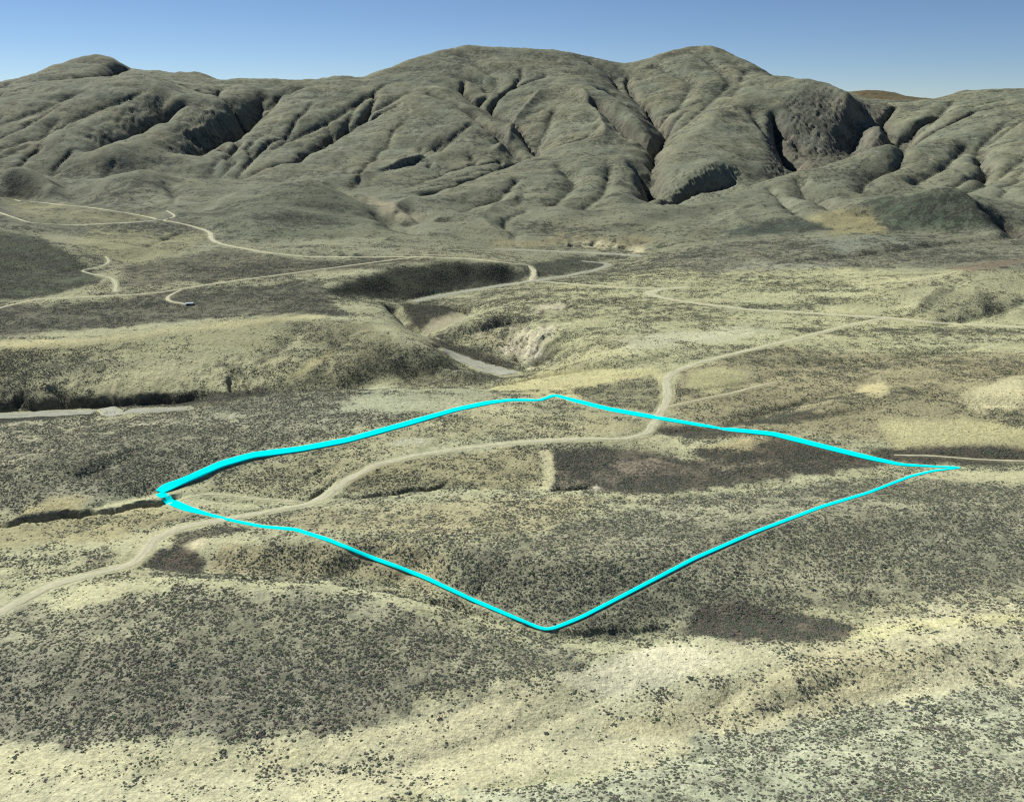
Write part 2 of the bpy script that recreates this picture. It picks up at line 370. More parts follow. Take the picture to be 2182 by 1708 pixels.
# gullies, ravines (negative depth) and spurs (positive): (px, py, width m, depth m)
CARVE = [
[(130,165,60,-30),(200,160,70,-45),(250,143,60,-40),(270,140,30,-20)],
[(388,203,80,-30),(330,230,110,-52),(250,268,110,-50),(190,302,70,-22)],
[(560,200,50,-18),(545,237,90,-45),(470,272,100,-45),(410,312,80,-28)],
[(640,180,50,-15),(600,200,50,-15),(570,215,40,-10)],
[(912,196,30,-10),(975,214,40,-25),(1012,238,45,-30),(1062,270,55,-40),(1085,295,60,-48),(1112,323,45,-25)],
[(1300,195,45,-50),(1350,225,60,-75),(1420,280,50,-45)],
[(1263,220,35,-25),(1305,245,45,-45),(1350,285,50,-60),(1400,325,45,-45)],
[(1355,350,40,-20),(1375,370,55,-45),(1395,395,50,-45),(1375,412,40,-20)],
[(1132,330,30,-15),(1060,355,35,-20),(980,385,35,-20),(905,409,30,-12)],
[(1290,240,40,10),(1330,285,40,12),(1360,310,30,8)],
[(1650,235,30,-20),(1660,280,45,-45),(1675,320,50,-55),(1700,355,45,-45)],
[(1560,375,30,-20),(1480,395,35,-32),(1420,428,30,-25)],
[(1600,230,40,-10),(1630,270,40,-20)],
[(980,160,60,-10),(1030,170,60,-18),(1040,190,60,-14)],
[(1260,130,50,-12),(1310,160,50,-20),(1320,185,50,-14)],
[(940,90,40,-3),(1010,130,60,-12),(1060,160,60,-14),(1050,190,50,-10)],
[(870,190,40,-12),(800,230,40,-14),(720,290,40,-14),(640,330,40,-10)],
[(790,200,35,-10),(690,260,40,-12),(580,310,40,-12)],
[(940,300,30,-10),(880,345,40,-14),(800,370,40,-10)],
[(920,320,30,10),(850,350,50,14),(760,385,50,10)],
[(1000,260,30,-10),(930,320,30,-8)],
[(300,190,40,-12),(200,230,50,-14),(80,280,50,-12),(0,310,50,-10)],
[(180,190,40,-10),(80,230,50,-12),(0,260,50,-10)],
[(120,250,40,-8),(60,300,50,-10),(0,330,40,-8)],
[(1150,200,40,12),(1100,260,50,16),(1060,320,40,10)],
[(1180,230,40,-14),(1150,300,50,-14),(1130,330,40,-10)],
[(1240,200,40,14),(1270,240,50,16),(1290,290,50,14)],
[(1190,350,30,-10),(1230,380,40,-12),(1180,430,40,-10)],
[(1300,350,30,-10),(1290,400,40,-12),(1240,440,40,-10)],
[(1100,380,30,-10),(1060,420,40,-10),(980,450,30,-8)],
[(1400,140,50,-10),(1480,170,60,-12),(1440,230,60,-14),(1380,250,50,-10)],
[(1500,120,40,-8),(1560,170,50,-12),(1480,240,60,-14),(1420,290,50,-10)],
[(1590,150,40,-8),(1560,200,50,-10)],
[(1700,375,30,-10),(1720,410,40,-14),(1800,445,40,-12),(1880,450,30,-8)],
[(1640,395,30,-8),(1680,430,40,-12),(1700,450,30,-8)],
[(1930,300,40,-14),(1920,340,50,-18),(1850,370,50,-16),(1840,400,40,-12)],
[(2060,300,40,-12),(2020,340,50,-16),(1950,380,50,-14)],
[(2140,260,40,-12),(2080,310,50,-14),(2110,380,50,-14),(2060,400,40,-10)],
[(2182,330,40,-12),(2120,370,50,-12)],
[(2030,215,40,-10),(1990,250,50,-14),(1940,290,50,-14)],
[(2100,440,20,-20),(2140,478,24,-26),(2182,500,24,-20)],
[(800,455,24,-10),(845,482,28,-24),(872,496,22,-16)],
[(700,395,20,-5),(740,410,25,-12),(780,430,20,-6)],
[(870,445,25,-10),(900,468,25,-12),(960,465,20,-8)],
[(350,390,15,-5),(375,415,20,-8),(370,432,15,-5)],
[(400,490,10,-2),(360,505,12,-5),(310,525,12,-4)],
[(836,652,18,-12),(864,682,24,-26),(888,706,18,-16)],
[(960,655,8,-3),(990,660,10,-6),(1010,668,8,-3)],
[(-10,870,10,-4.0),(100,862,10,-5.0),(250,855,10,-4.5),(420,850,10,-3.0)],
[(110,825,8,-5),(140,850,8,-7),(150,862,8,-4)],
[(480,775,8,-3),(520,800,10,-6),(540,835,8,-5)],
[(490,790,5,-4),(495,815,6,-7),(498,835,5,-4)],
[(760,700,20,-3),(700,760,24,-5),(690,800,20,-4)],
[(640,700,16,-3),(600,740,20,-4),(560,770,14,-3)],
[(1050,700,10,-3),(1090,730,12,-5),(1110,770,8,-3)],
[(1130,680,8,-4),(1050,690,10,-5),(990,710,8,-3)],
[(1300,690,20,-3),(1200,720,20,-5),(1150,760,14,-6),(1110,785,10,-4)],
[(1200,735,8,-5),(1170,750,8,-7),(1145,768,8,-5)],
[(1220,740,10,-4),(1160,765,8,-4),(1120,790,6,-3)],
[(1430,755,10,-3),(1280,780,12,-4),(1150,800,10,-5),(1040,825,8,-4)],
[(1100,760,8,-4),(1115,745,8,-4)],
[(2182,640,20,-6),(2080,670,24,-8),(2000,690,14,-4)],
[(2000,620,20,5),(1960,650,24,6),(1940,670,20,3)],
[(2182,500,20,-6),(2000,520,20,-5),(1800,545,20,-5),(1650,560,14,-3)],
[(1550,540,14,-3),(1600,555,14,-4),(1680,575,12,-2)],
[(1380,925,8.5,-1),(1500,915,9,-2),(1600,890,9,-2.2),(1700,860,9,-1.8),(1800,835,8.5,-1)],
[(1430,850,8.5,-0.8),(1500,830,9,-1.4),(1600,815,9,-1.4),(1700,790,8.5,-1)],
[(2182,860,14,-3),(2050,850,14,-4),(1950,830,12,-3)],
[(2070,740,14,-3),(1900,760,16,-4),(1700,775,14,-3)],
[(2182,790,14,-3),(2000,800,16,-4),(1850,810,14,-3)],
[(0,1122,3.4,-4.6),(60,1108,4.1,-5.8),(140,1100,3.9,-6.3),(200,1092,3.4,-5.8),(260,1083,3.4,-5.8),(330,1072,3.4,-5.2),(380,1062,3.4,-4.6),(400,1055,2.9,-1.7)],
[(400,1056,2.3,-1.1),(450,1060,2.3,-1.4),(540,1070,2.3,-1.4),(640,1070,2.3,-1.8),(680,1055,3.4,-3.7),(705,1035,3.7,-3.9),(730,1015,2.9,-1.7)],
[(700,1062,2.3,-1.7),(760,1056,2.5,-3.4),(850,1050,3.0,-4.6),(920,1038,3.0,-5.2),(965,1029,2.5,-3.4)],
[(980,1032,1.8,-1.1),(1010,1038,2.1,-2.3),(1045,1048,2.1,-2.3)],
[(1170,1045,2.1,-2.3),(1220,1042,2.5,-4.6),(1265,1040,2.3,-3.4)],
[(195,1088,3.4,-4.6),(215,1078,3.4,-4.6),(235,1070,2.3,-2.3)],
[(440,1228,5,-1.5),(560,1233,5,-2),(700,1240,5,-2),(850,1262,5,-2),(1000,1305,5,-2),(1165,1352,5,-2.5),(1300,1352,5,-2),(1450,1340,5,-1)],
[(600,1160,12,-1.10),(640,1200,12,-1.65),(650,1230,8,-1.10)],
[(750,1160,10,1.10),(700,1200,12,1.38)],
[(860,1130,12,-1.10),(800,1180,12,-1.65),(720,1225,8,-1.10)],
[(940,1150,10,-1.10),(900,1200,12,-1.65),(830,1245,8,-1.10)],
[(1050,1220,10,-1.10),(1010,1265,10,-1.38),(1000,1300,8,-1.10)],
[(1300,1400,8,0.50),(1400,1390,10,0.80),(1480,1400,8,0.30)],
[(1750,1390,10,-1.00),(1640,1430,12,-1.50),(1560,1480,10,-1.50),(1500,1520,8,-1.00)],
[(1850,1430,10,-1.00),(1750,1470,12,-1.50),(1640,1520,10,-1.50)],
[(1950,1460,10,-1.00),(1800,1510,12,-1.50),(1700,1540,8,-1.00)],
[(1100,1470,10,-1.00),(950,1520,12,-1.25),(700,1560,10,-1.00)],
[(1300,1480,10,-1.00),(1100,1560,12,-1.25),(900,1620,10,-1.00)],
[(1700,1560,10,-0.75),(1400,1620,10,-1.00),(1000,1680,10,-1.00)],
[(2182,1500,10,-0.75),(1800,1560,10,-1.00),(1500,1610,10,-1.00)],
[(560,980,14,-2),(420,1020,14,-3),(250,1060,12,-3)],
[(330,935,14,-3),(250,980,16,-4),(170,1010,12,-3)],
[(760,985,5,-1),(700,1000,6,-2),(640,1035,5,-1.5)],
[(-10,868,7,-4.5),(60,862,7,-4.5),(120,864,7,-4.0),(200,859,7,-4.5),(260,856,7,-4.0),(330,853,7,-4.5),(400,850,7,-3.5),(470,842,6,-2.0)],
[(40,835,5,-6),(50,850,6,-8),(45,862,5,-5)],[(222,838,4,-5),(235,850,5,-8),(232,860,4,-5)],[(305,838,4,-5),(312,848,5,-6)],
[(1205,520,7,-8),(1250,521,7,-9),(1300,524,7,-8),(1345,530,7,-7)],
[(1220,512,5,-5),(1215,524,5,-6)],[(1268,512,5,-5),(1262,524,5,-6)],[(1310,514,5,-5),(1305,526,5,-6)]
]
zf = GZ.reshape(-1)
for pts in CARVE:
    Q = trace(pts, 6.0, 4, None)
    if len(Q) < 2: continue
    if Q[:, 2].max() < 8:                      # washes wander, and die out at their ends
        Q = Q.copy(); s_ = np.concatenate([[0], np.cumsum(np.hypot(*np.diff(Q[:, :2], axis=0).T))])
        Q[:, 3] *= np.clip(np.minimum(s_, s_[-1]-s_)/14+0.15, 0, 1)*(0.85+0.4*fbm(Q[:, 0], Q[:, 1], 25, 2, 281)); Q[:, 0] += 4.0*fbm(Q[:, 0], Q[:, 1], 20, 3, 241); Q[:, 1] += 6.5*fbm(Q[:, 0], Q[:, 1], 18, 3, 251)
    R = float(Q[:, 2].max())*1.6
    f, d, e, s = near_line(Q, R)
    if len(f) == 0: continue
    x, y = GX.reshape(-1)[f], GY.reshape(-1)[f]
    wob = 1+0.35*fbm(x, y, float(Q[:, 2].mean())*1.2, 3, 71)
    q = d/(e[:, 0]*wob)
    wmx = Q[:, 2].max()
    if wmx < 8: q = d/(e[:, 0]*(1+0.5*fbm(x, y, 10, 3, 261)))/1.15; prof = np.clip((1.2-q)/0.55, 0, 1)          # cut bank
    elif wmx < 30: prof = np.exp(-(q*1.5)**1.6)
    else: prof = np.exp(-(q*1.7)**1.15)                                   # sharp ravine
    zf[f] += e[:, 1]*prof*(1.25 if wmx < 8 else 1.3 if wmx < 30 else 1.75)
TE = (GZ-H)/DD; CMX = np.maximum.accumulate(TE, axis=1)

# sheer scarps: ground on the far side of the line stays, ground within `w` in front is cut away
# ------------------------------------------------------------------ roads, river bed: level the land under them first
ROADS = [
('main', 'broad pale dirt road winding through the cyan loop', 1.0, [(-350,1450,9.5),(-90,1345,9.5),(0,1303,9.5),(100,1250,9),(200,1222,8.5),(285,1200,8.5),(312,1170,10),(335,1142,11),(400,1120,9),(480,1106,8),(560,1092,7),(650,1076,7),(688,1060,9),(735,1025,10),(800,990,9),(900,967,8),(1000,953,7.5),(1100,943,7),(1200,936,7),(1330,934,7),(1378,925,8),(1393,905,10),(1402,885,11),(1420,860,11),(1424,830,12),(1415,808,12),(1440,790,9),(1500,769,7.5),(1600,745,7),(1700,721,7),(1800,695,7.5),(1870,681,7),(1895,678,6)]),
('upper', 'pale dirt track crossing the right plain below the yellow hill', 1.3, [(2600,720,8),(2290,704,8),(2182,697,8),(2000,688,8),(1895,677,9),(1800,672,8),(1700,665,8),(1600,660,8),(1500,648,8),(1420,636,9),(1378,626,12),(1400,617,9),(1465,611,5)]),
('link', 'thin pale track linking the right plain to the wash', 1.0, [(1465,614,5),(1340,614,6),(1262,608,9),(1230,606,6),(1160,600,5),(1128,597,5)]),
('left', 'long pale track crossing the left plain below the hills', 1.0, [(-350,395,8),(-90,410,8),(0,421,8),(100,433,8),(200,443,8),(290,457,8),(340,467,9),(400,479,10),(452,495,12),(446,510,11),(475,521,9),(560,537,8),(650,547,7),(800,548,6),(900,547,6),(1000,551,7),(1080,560,8),(1128,565,11),(1142,580,11),(1130,597,10)]),
('branch', 'pale track branching left near the hill foot', 1.0, [(-60,440,7),(0,453,7),(60,474,7),(150,480,7),(300,473,6),(345,467,6),(378,461,6),(355,449,6)]),
('low', 'faint lower track running along the left plain', 1.35, [(-300,700,4.5),(-60,680,4.5),(0,655,5),(80,637,4.5),(200,632,4),(330,625,4),(450,605,4),(600,585,4),(750,565,4),(880,548,4)]),
('drive', 'short pale drive leading to the shed', 1.0, [(385,618,5),(355,632,7),(350,640,7),(372,644,7),(398,648,8)]),
('gully', 'small zigzag path in the left gully', 1.0, [(225,547,5),(237,557,5),(215,570,4),(168,576,5),(200,585,4),(243,592,5),(250,608,6),(245,622,6)]),
('spur', 'thin pale track at the right edge beyond the cyan tip', 1.0, [(1905,969,3.5),(1990,971,3.5),(2090,979,3.5),(2182,982,4),(2260,984,4),(2500,990,4)]),
('trail', 'faint trail leaving the main road to the right', 1.0, [(1427,866,4),(1470,856,3.5),(1520,845,3.5),(1560,838,4),(1600,826,4),(1650,815,3)]),
('side', 'faint pale side track just inside the left corner of the loop', 1.0, [(395,1062,2.6),(430,1052,2.6),(480,1054,2.4),(540,1062,2.4),(600,1067,2.4),(650,1071,2.6)])
]
RIVER = [
[(880,642,16),(950,628,15),(1050,611,15),(1130,599,14),(1220,586,13),(1280,573,13),(1300,562,12),(1240,556,8)],
[(1055,531,14),(1150,534,14),(1250,538,16),(1370,545,16)],
[(945,745,14),(955,750,16),(985,765,20),(1020,778,24),(1060,790,30),(1085,797,30)],
[(-400,905,26),(-120,892,26),(0,888,24),(100,883,24),(200,879,20),(300,875,14),(400,870,8)]
]
def level(Q, extra, strength=1.0):
    Q = Q.copy(); z = gz(Q[:, 0], Q[:, 1])
    z = smooth_line(z[:, None], 10)[:, 0]
    QQ = np.concatenate([Q[:, :3], z[:, None]], 1)
    R = float(Q[:, 2].max())*0.5+extra
    f, d, e, s = near_line(QQ, R)
    if len(f) == 0: return
    half = e[:, 0]*0.5
    w = np.clip(1-(d-half)/extra, 0, 1); w = w*w*(3-2*w)*strength
    zf[f] = zf[f]*(1-w)+e[:, 1]*w
road_q = []
for name, lab, width_scale, pts in ROADS:
    Q = trace(pts, 5.0, 5, None); road_q.append(Q); level(Q, 5.0)
river_q = []
for pts in RIVER:
    Q = trace(pts, 5.0, 3, None); river_q.append(Q); level(Q, 12.0, 0.9)
TE = (GZ-H)/DD; CMX = np.maximum.accumulate(TE, axis=1)

# ------------------------------------------------------------------ what grows and lies where
PXG, PYG = project(GX, GY, GZ)
_jit = {}
def poly_mask(poly, jit=10.0, soft=2, jscale=30.0, dmin=0, dmax=1e9):
    P = np.array(poly, float)
    P[:, 0] = np.where(P[:, 0] > 2190, P[:, 0]+900, np.where(P[:, 0] < -40, P[:, 0]-900, P[:, 0]))   # runs on past the frame
    # the outline is carried to the land as an irregular patch
    if jscale not in _jit:
        _jit[jscale] = tuple((fbm(GX, GY, jscale*0.5, 4, a, 0.65)+0.9*fbm(GX, GY, jscale*2.5, 3, a+5)).astype(np.float32) for a in (81, 91))
    J = _jit[jscale]; out = np.zeros(GX.shape, np.float32)
    sel = (PXG > P[:, 0].min()-jit) & (PXG < P[:, 0].max()+jit) & (PYG > P[:, 1].min()-jit) & (PYG < P[:, 1].max()+jit) & (DD > dmin) & (DD < dmax)
    ii = np.nonzero(sel.any(1))[0]; jj = np.nonzero(sel.any(0))[0]
    if len(ii) == 0: return out
    i0, i1, j0, j1 = max(0, ii[0]-6), min(NU, ii[-1]+7), max(0, jj[0]-6), min(NV, jj[-1]+7)
    c_ = (slice(i0, i1), slice(j0, j1)); sel = sel[c_]
    xs = (PXG[c_]+jit*J[0][c_])[sel]; ys = (PYG[c_]+jit*0.6*J[1][c_])[sel]; ins = np.zeros(xs.shape, bool)
    for (ax, ay), (bx, by) in zip(P, np.roll(P, -1, 0)):
        if ay == by: continue
        ins ^= ((ay > ys) != (by > ys)) & (xs < (bx-ax)*(ys-ay)/(by-ay)+ax)
    mk = np.zeros(sel.shape, np.float32); mk[sel] = ins
    out[c_] = blur(mk, soft)
    return out
def lin(c):
    c = np.array(c, float)/255.0
    return np.where(c < 0.04045, c/12.92, ((c+0.055)/1.055)**2.4)*np.array([0.97, 1.0, 1.08])

SOIL_K = 0.84
n1 = fbm(GX, GY, 240, 4, 101); n2 = fbm(GX, GY, 45, 4, 111); n3 = fbm(GX, GY, 900, 3, 121)
# slope and hollow measures in metres
def grad():
    dzu = np.gradient(GZ, axis=0)/((az[1]-az[0])*DD); dzv = np.gradient(GZ, axis=1)/((lv[1]-lv[0])*DD)
    return np.hypot(dzu, dzv)
SL = grad()
CURV = np.clip((blur(GZ, 14)-GZ)/(DD*0.006+1), -1, 1)      # > 0 in hollows
near_c, mid_c, hill_c = lin((190, 186, 144)), lin((168, 165, 128)), lin((127, 127, 103))
t1 = np.clip((DD-650+120*n1)/500, 0, 1)[..., None]; t2 = np.clip((DD-1500+250*n3)/700, 0, 1)[..., None]
SOIL = near_c*(1-t1)+mid_c*t1; SOIL = SOIL*(1-t2)+hill_c*t2
n4 = fbm(GX*0.28+GY*0.10, GY, 42, 4, 191)                   # growth drawn out along the benches
VEG = 0.55+0.35*n1+0.25*n2+0.55*n4+(0.35+0.75*far)*np.clip(CURV*(1+1.5*far), -0.5, 1)  # growth gathers in hollows, boosted far off to paint gully shade into the cover
VEG = np.clip(VEG, 0.08, 1)
BRUSH = np.zeros(GX.shape, np.float32)
PATCH = [
# bare sand belts
dict(p=[(-50,1575),(300,1590),(700,1560),(880,1500),(1000,1450),(1200,1430),(1300,1385),(1440,1355),(1560,1370),(1850,1370),(1900,1320),(2000,1290),(2250,1230),(2250,1440),(1900,1510),(1500,1590),(1200,1640),(800,1720),(-50,1760)], soil=(208,202,160), veg=0.42, j=34, js=40),
dict(p=[(-50,1590),(300,1600),(700,1575),(900,1530),(600,1640),(200,1660),(-50,1650)], soil=(212,205,160), veg=0.34, j=16),
dict(p=[(1180,1440),(1300,1390),(1480,1380),(1560,1410),(1400,1460),(1250,1480)], soil=(224,216,180), veg=0.05, a=0.6, j=24),
dict(p=[(1250,1545),(1500,1490),(1700,1400),(1800,1380),(2000,1400),(1900,1470),(1500,1580)], soil=(206,198,154), veg=0.36, j=14),
dict(p=[(1700,1330),(1900,1330),(2250,1240),(2250,1290),(2000,1340),(1850,1370)], soil=(218,211,158), veg=0.34, j=14),
dict(p=[(900,1700),(1200,1650),(1600,1560),(2000,1480),(2250,1440),(2250,1800),(800,1800)], soil=(194,194,158), veg=0.85, j=30),
# dense scrub slopes
dict(p=[(-50,1330),(150,1290),(300,1250),(650,1255),(900,1300),(1100,1370),(1300,1385),(1100,1440),(900,1470),(850,1520),(700,1555),(300,1580),(-50,1570)], soil=(176,172,138), veg=0.95, j=34),
dict(p=[(-50,1420),(300,1380),(800,1400),(900,1450),(700,1540),(250,1570),(-50,1560)], soil=(170,165,136), veg=1.0, j=30),
dict(p=[(950,1180),(1150,1130),(1400,1060),(1800,1030),(2250,1000),(2250,1230),(1950,1280),(1700,1300),(1450,1320),(1180,1335),(1000,1250)], soil=(174,170,136), veg=0.9, j=28),
dict(p=[(1450,1340),(1480,1300),(1560,1290),(1700,1310),(1810,1330),(1810,1355),(1700,1368),(1580,1366),(1500,1350)], soil=(132,122,102), veg=0.85, brush=1.0, j=16),
dict(p=[(470,1160),(800,1150),(950,1180),(940,1260),(700,1228),(440,1215)], soil=(186,176,134), veg=0.45, j=10),
dict(p=[(300,1205),(340,1170),(380,1160),(420,1175),(435,1200),(428,1222),(340,1212)], soil=(110,96,80), veg=1.0, brush=1.0, j=6),
dict(p=[(370,1140),(470,1125),(540,1120),(440,1150),(370,1172)], soil=(140,134,105), veg=0.9, brush=0.3, j=6),
dict(p=[(395,1165),(440,1145),(450,1150),(410,1172)], soil=(214,200,160), veg=0.0, j=3),
dict(p=[(-50,1190),(100,1170),(220,1180),(240,1200),(120,1230),(-50,1280)], veg=0.7, j=8),
dict(p=[(160,1180),(220,1165),(260,1180),(220,1200)], veg=1.0, brush=0.5, j=5),
# parcel upper part
dict(p=[(480,1010),(700,960),(900,900),(1080,865),(1300,890),(1390,900),(1370,918),(1000,935),(800,975),(640,1060),(420,1050)], soil=(184,178,136), veg=0.5, j=12),
dict(p=[(820,950),(860,935),(930,935),(900,948)], soil=(196,192,160), veg=0.1, j=5),
dict(p=[(760,1000),(900,975),(1160,950),(1160,1040),(970,1040),(740,1050)], soil=(176,168,126), veg=0.72, j=8),
dict(p=[(1150,955),(1180,955),(1190,1000),(1180,1040),(1160,1045),(1165,1000)], soil=(206,196,150), veg=0.05, j=6),
dict(p=[(1188,965),(1260,955),(1390,958),(1470,975),(1700,975),(1850,985),(1830,1000),(1650,1015),(1400,1045),(1280,1050),(1185,1042)], soil=(128,119,98), veg=0.75, brush=1.0, j=13),
dict(p=[(1500,992),(1620,978),(1660,984),(1540,1000)], soil=(170,160,126), veg=0.5, j=8),
dict(p=[(1190,1020),(1250,1030),(1230,1045),(1180,1045)], soil=(160,150,120), veg=0.6, j=8),
dict(p=[(1640,1000),(1780,990),(1840,995),(1700,1012)], soil=(150,142,112), veg=0.8, j=10),
dict(p=[(1290,985),(1400,976),(1430,1000),(1340,1012)], soil=(166,152,126), veg=0.3, j=8),
dict(p=[(1260,1036),(1275,1034),(1273,1042),(1256,1044)], soil=(220,212,180), veg=0.0, j=2),
dict(p=[(1405,905),(1560,912),(1640,925),(1500,935),(1410,925)], soil=(120,110,88), veg=0.9, brush=0.6, j=6),
dict(p=[(1480,955),(1640,935),(1800,960),(1880,985),(1700,985),(1500,975)], soil=(120,108,86), veg=0.95, brush=0.8, j=8),
dict(p=[(1500,950),(1600,928),(1660,935),(1560,965)], soil=(196,184,136), veg=0.2, j=5),
dict(p=[(1850,955),(1950,950),(2250,965),(2250,985),(1990,990),(1850,975)], soil=(112,104,82), veg=0.9, brush=0.6, j=6),
dict(p=[(880,1075),(1000,1078),(1040,1092),(920,1092)], soil=(204,196,158), veg=0.1, j=5),
dict(p=[(640,1085),(1200,1060),(1300,1060),(1150,1130),(800,1140),(560,1120)], soil=(186,178,136), veg=0.45, j=10),
# left middle
dict(p=[(-50,910),(250,885),(430,855),(800,835),(900,850),(850,895),(600,950),(480,975),(330,1040),(200,1080),(-50,1100)], soil=(170,166,134), veg=0.9, j=12),
dict(p=[(140,1010),(260,960),(340,950),(300,990),(220,1020)], veg=1.0, brush=0.45, j=6),
dict(p=[(790,830),(1020,830),(1060,848),(850,890),(700,890)], soil=(176,176,140), veg=0.18, j=14, a=0.8),
dict(p=[(30,1110),(60,1075),(150,1058),(200,1060),(160,1090)], soil=(196,184,136), veg=0.35, j=6),
dict(p=[(-50,1130),(200,1100),(340,1080),(430,1100),(200,1160),(-50,1185)], soil=(182,174,130), veg=0.4, j=8),
dict(p=[(-50,905),(100,898),(200,893),(-50,915)], veg=0.8, brush=0.3, j=3),
dict(p=[(-50,850),(120,848),(300,850),(480,838),(560,835),(480,862),(250,866),(-50,878)], soil=(150,142,110), veg=0.9, brush=0.3, j=8),
dict(p=[(-50,760),(200,725),(420,695),(680,672),(760,700),(560,740),(300,760),(-50,830)], soil=(168,164,124), veg=0.62, j=12),
dict(p=[(-50,755),(200,722),(400,695),(540,680),(690,668),(690,676),(420,705),(200,735),(-50,772)], soil=(188,180,134), veg=0.08, j=4),
dict(p=[(300,770),(560,750),(640,760),(560,830),(480,835),(60,840),(60,815)], soil=(188,182,140), veg=0.42, j=12, rough=1.0),
dict(p=[(590,820),(640,780),(700,745),(720,750),(640,800)], soil=(196,186,136), veg=0.1, j=4),
dict(p=[(560,690),(700,680),(800,700),(880,760),(1040,812),(1000,822),(800,820),(620,825),(740,760)], soil=(150,146,112), veg=0.7, j=10),
dict(p=[(-50,690),(200,640),(500,610),(690,600),(700,640),(740,665),(400,680),(150,710),(-50,740)], soil=(120,117,95), veg=0.8, j=10),
dict(p=[(-50,500),(0,492),(80,505),(150,540),(200,580),(220,600),(80,635),(-50,650)], soil=(92,98,74), veg=0.9, j=6),
dict(p=[(200,480),(440,500),(440,515),(300,560),(230,545),(150,520)], soil=(152,148,108), veg=0.45, j=10, a=0.6),
dict(p=[(0,425),(300,455),(340,465),(150,478),(60,470)], soil=(146,142,104), veg=0.4, j=10, a=0.6),
dict(p=[(480,530),(650,550),(1000,552),(700,575),(500,600),(250,615),(260,570)], soil=(122,118,94), veg=0.7, j=8),
dict(p=[(690,625),(740,600),(830,573),(950,558),(1080,564),(1130,585),(1120,597),(950,620),(870,638),(760,635)], soil=(82,86,66), veg=1.0, j=4),
dict(p=[(1130,560),(1240,548),(1290,560),(1270,572),(1150,592)], soil=(96,98,78), veg=0.9, j=4),
dict(p=[(860,645),(980,655),(1010,665),(960,672),(900,700),(880,690)], soil=(90,86,68), veg=0.9, brush=0.5, j=5),
dict(p=[(900,690),(950,672),(1000,672),(960,690),(900,715)], soil=(160,152,122), veg=0.2, j=5),
dict(p=[(920,720),(1000,740),(1080,765),(1110,780),(1080,790),(1000,765),(930,740)], soil=(100,94,72), veg=0.95, brush=0.6, j=4),
# right middle
dict(p=[(1100,640),(1200,605),(1400,575),(1700,560),(2000,590),(2250,560),(2250,800),(1900,780),(1600,780),(1450,800),(1250,840),(1040,830),(1120,800),(1160,760),(980,720),(1000,680)], soil=(184,180,136), veg=0.55, j=12),
dict(p=[(970,700),(1060,680),(1160,700),(1130,740),(1040,740)], soil=(172,166,130), veg=0.6, j=8, rough=1.5),
dict(p=[(1070,745),(1090,728),(1130,730),(1165,745),(1140,765),(1120,770),(1095,755)], soil=(212,202,172), veg=0.1, j=12, js=12, rough=3.5),
dict(p=[(1120,700),(1180,690),(1170,720),(1120,735),(1080,735)], soil=(200,192,156), veg=0.25, j=10, js=14, rough=2.5),
dict(p=[(1140,650),(1230,640),(1200,655),(1130,672)], soil=(202,192,156), veg=0.1, j=6),
dict(p=[(1130,775),(1180,762),(1170,775),(1125,790)], soil=(214,206,168), veg=0.0, j=3),
dict(p=[(1050,680),(1160,672),(1100,692),(1060,700)], veg=1.0, brush=0.6, j=5),
dict(p=[(1300,725),(1500,700),(1680,700),(1500,730),(1350,745)], soil=(196,192,156), veg=0.25, j=14, a=0.7),
dict(p=[(1040,825),(1200,790),(1400,785),(1410,860),(1250,850),(1160,848)], soil=(192,184,134), veg=0.3, j=6),
dict(p=[(1230,830),(1390,800),(1410,850),(1390,880),(1250,855)], soil=(150,146,112), veg=0.7, j=6),
dict(p=[(1900,610),(2060,568),(2250,560),(2250,690),(2000,680),(1930,650)], soil=(176,172,132), veg=0.38, j=10),
dict(p=[(2060,620),(2130,650),(2150,685),(2100,688),(2090,660)], veg=0.8, brush=0.1, j=12),
dict(p=[(1440,790),(1600,750),(1900,750),(2250,770),(2250,950),(1900,940),(1500,910),(1420,870)], soil=(166,158,120), veg=0.6, j=10),
dict(p=[(1470,790),(1540,780),(1600,800),(1520,835),(1460,820)], soil=(184,178,130), veg=0.15, j=5),
dict(p=[(1860,900),(2250,900),(2250,960),(1900,950)], soil=(190,182,134), veg=0.35, j=8),
dict(p=[(1830,830),(1880,810),(1900,830),(1870,850)], soil=(200,188,140), veg=0.1, j=6),
dict(p=[(2020,850),(2100,820),(2182,800),(2182,860),(2080,880)], soil=(198,190,146), veg=0.25, j=10),
dict(p=[(1500,915),(1700,880),(1880,870),(1700,900)], soil=(110,104,78), veg=0.9, brush=0.6, j=5),
dict(p=[(1560,900),(1700,880),(1720,860),(1560,880)], veg=0.95, brush=0.5, j=6),
dict(p=[(1400,560),(1560,500),(2250,520),(2250,590),(1800,570),(1500,580)], soil=(134,132,108), veg=0.75, j=10),
dict(p=[(1500,575),(1700,550),(1820,560),(1700,580)], soil=(170,168,142), veg=0.35, j=12, a=0.6),
dict(p=[(1720,505),(1900,495),(1960,520),(1800,540)], soil=(152,156,134), veg=0.45, j=14, a=0.6),
dict(p=[(2000,575),(2182,548),(2182,562),(2060,580)], soil=(140,120,98), veg=0.4, j=8, a=0.7),
dict(p=[(1680,470),(1850,438),(1880,470),(1900,490),(1780,496)], soil=(158,150,108), veg=0.2, j=8, a=0.85),
dict(p=[(1520,500),(1620,475),(1700,462),(1780,490),(1650,500)], soil=(92,100,84), veg=0.95, j=5),
dict(p=[(1850,425),(2040,400),(2100,460),(2140,490),(1900,490)], soil=(104,112,90), veg=0.8, j=6),
dict(p=[(1030,520),(1200,500),(1400,505),(1370,530),(1200,520),(1050,530)], soil=(150,142,108), veg=0.5, j=8),
dict(p=[(1200,516),(1280,514),(1370,524),(1375,536),(1300,528),(1210,526)], soil=(200,190,150), veg=0.0, j=6, js=14, rough=2.5),
